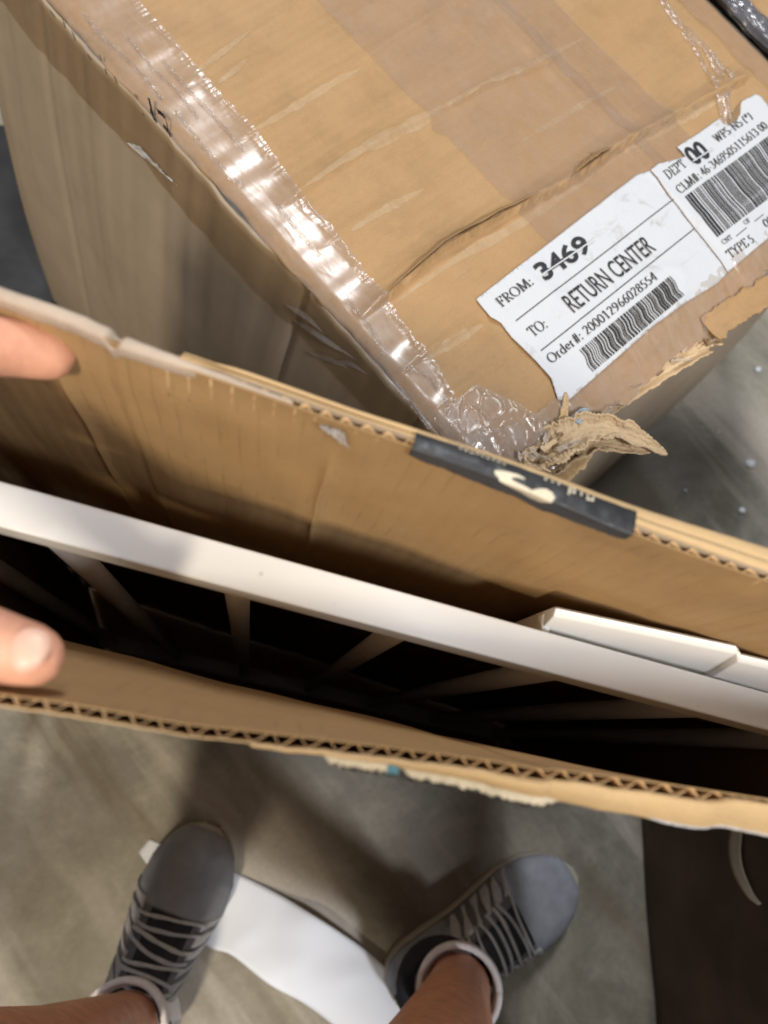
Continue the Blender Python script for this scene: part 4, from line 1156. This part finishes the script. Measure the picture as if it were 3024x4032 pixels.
for ank, kn in ((ANK_L, KN_L), (ANK_R, KN_R)):
    d = (kn-ank).normalized(); v_, f_ = [], []
    def sock(u, v, ank=ank, d=d):
        x = Vector((1, 0, 0)); x = (x-d*x.dot(d)).normalized(); y = d.cross(x); an = 2*math.pi*u
        t = -0.075+0.092*v; r = 0.0400+0.0012*math.sin(v*9)+(0.0035 if v > 0.80 else 0)
        return ank+d*t+(x*math.cos(an)+y*math.sin(an))*r
    grid('sock', 40, 16, sock, M['sock'], person, 0.0055, off=-1)

# ------------------------------------------------------------------ running shoes
def running_shoe(toe, ank, label):
    ax = Vector((toe.x-ank.x, toe.y-ank.y, 0)); ax.normalize(); sd = Vector((-ax.y, ax.x, 0))
    heel = Vector((ank.x, ank.y, 0))-ax*0.062; L = (Vector((toe.x, toe.y, 0))-heel).dot(ax)
    t = thing('running_shoe', (ank.x, ank.y, 0), label, 'shoe', 'grey running shoes of the person')
    st = [0, .04, .12, .25, .40, .55, .68, .80, .90, .96, 1.0]
    hw = [.012, .027, .034, .036, .037, .043, .049, .047, .037, .025, .006]
    top_ = [.070, .088, .098, .100, .096, .082, .066, .054, .044, .036, .024]
    z0_ = 0.026
    def ip(x, ys): return float(np.interp(x, st, ys))
    def surf(x, a, out=0.0):
        """upper: x along the foot, a = 0 outer side .. 1 inner side over the top"""
        w = ip(x, hw)+out; h = ip(x, top_)+out; an = math.pi*a
        cx = math.cos(an); sx = math.sin(an)
        yy = w*(abs(cx)**0.75)*(1 if cx > 0 else -1); zz = z0_+(h-z0_)*(sx**0.72 if sx > 0 else 0)
        return heel+ax*(L*x)+sd*yy+Vector((0, 0, zz))
    def upper(u, v):
        x = 0.005+0.99*u
        p = surf(x, v)
        return p
    grid('toe_cap', 50, 40, lambda u, v: surf(0.64+0.355*u, v), M['shoe_grey'], t, 0.002)
    grid('midfoot', 50, 40, lambda u, v: surf(0.30+0.345*u, v), M['shoe_mid'], t, 0.002)
    def quarter(u, v):
        x = 0.003+0.30*u; p = surf(x, v)
        if 0.22 < v < 0.78: p = p-Vector((0, 0, 0.012*math.sin((v-0.22)/0.56*math.pi)))
        return p
    # heel wrap leaves the ankle opening free
    for s_ in (0, 1):
        grid('heel_counter', 24, 16, lambda u, v, s_=s_: surf(0.003+0.34*u, (0.0+0.33*v) if s_ == 0 else (1-0.33*v)), M['shoe_dark'] if False else M['shoe_grey'], t, 0.002)
    grid('heel_tab', 10, 16, lambda u, v: surf(0.003+0.07*u, 0.3+0.4*v), M['shoe_dark'], t, 0.002)
    # padded collar
    cv, cf = [], []
    ring = []
    for k in range(25):
        an = 2*math.pi*k/24; x = 0.19+0.155*math.cos(an); yy = 0.040*math.sin(an)
        ring.append(heel+ax*(L*x)+sd*yy+Vector((0, 0, 0.088+0.004*math.cos(an))))
    tube(cv, cf, ring, [0.010]*25, 10)
    mesh('collar', cv, cf, M['shoe_dark'], t)
    # sole
    def sole(u, v):
        x = u; w = ip(x, hw)*1.02+0.0015; an = 2*math.pi*v
        return heel+ax*(L*(x*1.012-0.006))+sd*(w*max(-1, min(1, 1.3*math.cos(an))))+Vector((0, 0, 0.0155+0.0135*max(-1, min(1, 1.3*math.sin(an)))+0.003*sm(x, 0.85, 1.05)))
    grid('sole', 60, 24, sole, M['rubber'], t)
    # tongue, laces and the ribbed overlays either side of them
    grid('tongue', 30, 10, lambda u, v: surf(0.30+0.34*u, 0.38+0.24*v, 0.003), M['shoe_dark'], t, 0.002)
    rl = random.Random(int(abs(toe.x)*1e5))
    for k in range(8):                                        # flat laces and knit bands across the instep
        x = 0.335+0.042*k; ph = rl.uniform(0, 6); tl = rl.uniform(-0.03, 0.03); w_ = rl.uniform(0.013, 0.022)
        def lacefn(u, v, x=x, ph=ph, tl=tl, w_=w_, k=k):
            a = 0.27+0.46*u
            return surf(x+tl*(u-0.5)+0.010*math.sin(u*5+ph)+w_*(v-0.5)*(0.65+0.5*abs(nz(u*4, ph))), a, 0.0042+0.0018*math.sin(math.pi*u)+0.0006*(k % 2))
        grid('lace', 24, 4, lacefn, M['lace'] if k % 2 else M['shoe_light'], t, 0.0012)
    for s_ in (-1, 1):
        for k in range(6):
            x = 0.33+0.062*k
            def band(u, v, x=x, s_=s_, k=k):
                a = 0.30-0.27*u; a = a if s_ > 0 else 1-a
                return surf(x+0.055*u+0.034*(v-0.5)*(1+0.5*math.sin(k*1.7+u*4)), a, 0.0022)
            grid('overlay_rib', 14, 4, band, M['shoe_light'], t, 0.0014)
    for sg in (-1, 1):                                        # lace bow and ends
        lv, lf = [], []
        q = surf(0.36, 0.5, 0.012)
        tube(lv, lf, [q, q+sd*sg*0.022+Vector((0, 0, 0.006))-ax*0.006, q+sd*sg*0.036-ax*0.022, q+sd*sg*0.022-ax*0.026+Vector((0, 0, -0.004)), q], [0.0022]*5, 8)
        mesh('lace_bow', lv, lf, M['lace'], t)
    return t
running_shoe(P(835, 3255, 0.03), Vector((ANK_L.x, ANK_L.y, 0)), 'grey running shoe stepping on the white paper strip')
running_shoe(P(2262, 3440, 0.03), Vector((ANK_R.x, ANK_R.y, 0)), 'grey running shoe under the white ankle sock, right of the paper strip')

# ================================================================== FLOOR THINGS
def z7(u, v): return (u/1.097, 2900+v/1.097)
up = [z7(645, 445), z7(985, 575), z7(1240, 700), z7(1450, 830), z7(1659, 990), (1640, 3960), (1760, 4130)]
lo = [z7(600, 500), z7(862, 872), z7(1000, 940), z7(1160, 1060), z7(1300, 1140), z7(1440, 1245), (1520, 4200)]
zz = [0.0010, 0.0015, 0.006, 0.012, 0.010, 0.004, 0.003]
pu = Path([P(u, v, z) for (u, v), z in zip(up, zz)], 120); pl = Path([P(u, v, z) for (u, v), z in zip(lo, zz)], 120)
pp = grid('paper_strip', 80, 16, lambda u, v: pu.at(u).lerp(pl.at(u), v)+Vector((0, 0, 0.006*sm(u, .3, .5)*(1+1.3*nz(u*7, v*1.5)))), M['paper'], None, 0.0002)
tag(pp, 'curled white paper strip on the floor between the two shoes', 'paper')
XD = P(2545, 3500, 0).x
dk = thing('dark_carton', (XD+0.2, -0.36, 0), 'tall dark brown carton standing on the floor right of the shoes', 'carton')
DX, DY0, DY1, DH = 0.42, -0.70, -0.04, 0.90
def dpan(name, q0, q1, out):
    def fn(u, v):
        bul = 0.008*math.sin(math.pi*u)*math.sin(math.pi*v)+0.004*nz(u*5, v*5, out[0]*3+out[1])
        return Vector((q0[0]+(q1[0]-q0[0])*u+out[0]*bul, q0[1]+(q1[1]-q0[1])*u+out[1]*bul, 0.002+DH*(1-v)))
    return grid(name, 50, 40, fn, M['dark_board'], dk, 0.003, off=0)
dside = dpan('side_panel', (XD, DY0), (XD, DY1), (-1, 0))
dpan('back_panel', (XD, DY1), (XD+DX, DY1), (0, 1))
dpan('side_panel', (XD+DX, DY0), (XD+DX, DY1), (1, 0))
dpan('front_panel', (XD, DY0), (XD+DX, DY0), (0, -1))
grid('top_panel', 30, 30, lambda u, v: Vector((XD+DX*u, DY0+(DY1-DY0)*v, DH+0.001)), M['dark_board'], dk, 0.003)
def dpt(u, v):
    d = R3 @ Vector(((u-W_PX/2)/F_PX, (H_PX/2-v)/F_PX, -1.0)); t = (XD-0.012)/d.x
    return CAM+d*t
path = Path([dpt(2905, 3240), dpt(2890, 3340), dpt(2905, 3430), dpt(2950, 3520), dpt(2990, 3560)], 60)
def strapfn(u, v):
    d = (path.at(min(1, u+0.03))-path.at(max(0, u-0.03))).normalized()
    return path.at(u)+d.cross(Vector((1, 0, 0))).normalized()*0.014*(v-0.5)*math.sin(math.pi*min(0.97, 0.25+u*0.72))-Vector((0.002*math.cos(3*v), 0, 0))
st = grid('strap', 60, 6, strapfn, M['strap'], None, 0.001)
tag(st, 'pale curved strap hanging against the side of the tall dark carton', 'strap')
mq = [P(-1500, 300, 0), P(420, 560, 0), P(330, 1480, 0), P(-1500, 1480, 0)]  # added thin dark slab, stands in for shade on the floor here
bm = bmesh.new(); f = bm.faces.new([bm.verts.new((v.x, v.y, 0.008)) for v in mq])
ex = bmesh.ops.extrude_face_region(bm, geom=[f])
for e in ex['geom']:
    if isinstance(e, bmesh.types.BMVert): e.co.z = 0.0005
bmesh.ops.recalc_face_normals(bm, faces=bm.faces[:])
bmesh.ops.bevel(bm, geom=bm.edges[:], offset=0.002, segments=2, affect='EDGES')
me = bpy.data.meshes.new('floor_shade_slab'); bm.to_mesh(me); bm.free()
tag(link('floor_shade_slab', me, M['shade_black'], None, False), 'dark slab added as painted shade on the floor left of the battered carton', 'mat')
for k, (u, v, r) in enumerate([(2985, 1455, .0055), (2955, 1825, .0085), (2922, 2010, .0060), (2700, 1930, .0025), (2830, 1700, .0022)]):
    c = P(u, v, 0.002); cv, cf = [], []
    ball(cv, cf, (0, 0, 0), (r, r*0.8, r*0.45), 9, 6)
    cv = [c+q*(1+0.35*nz(q.x*400+k, q.y*400, q.z*400)) for q in cv]
    cr = mesh('crumb', cv, cf, M['paper'])
    tag(cr, ['white crumb on the floor nearest the label, at the right border', 'largest white crumb on the floor right of the torn tongue', 'white crumb on the floor just above the rim of the open carton', 'tiny white speck on the floor below the torn tongue', 'tiny white speck on the floor beside the torn front edge'][k], 'crumb', 'white crumbs on the floor')
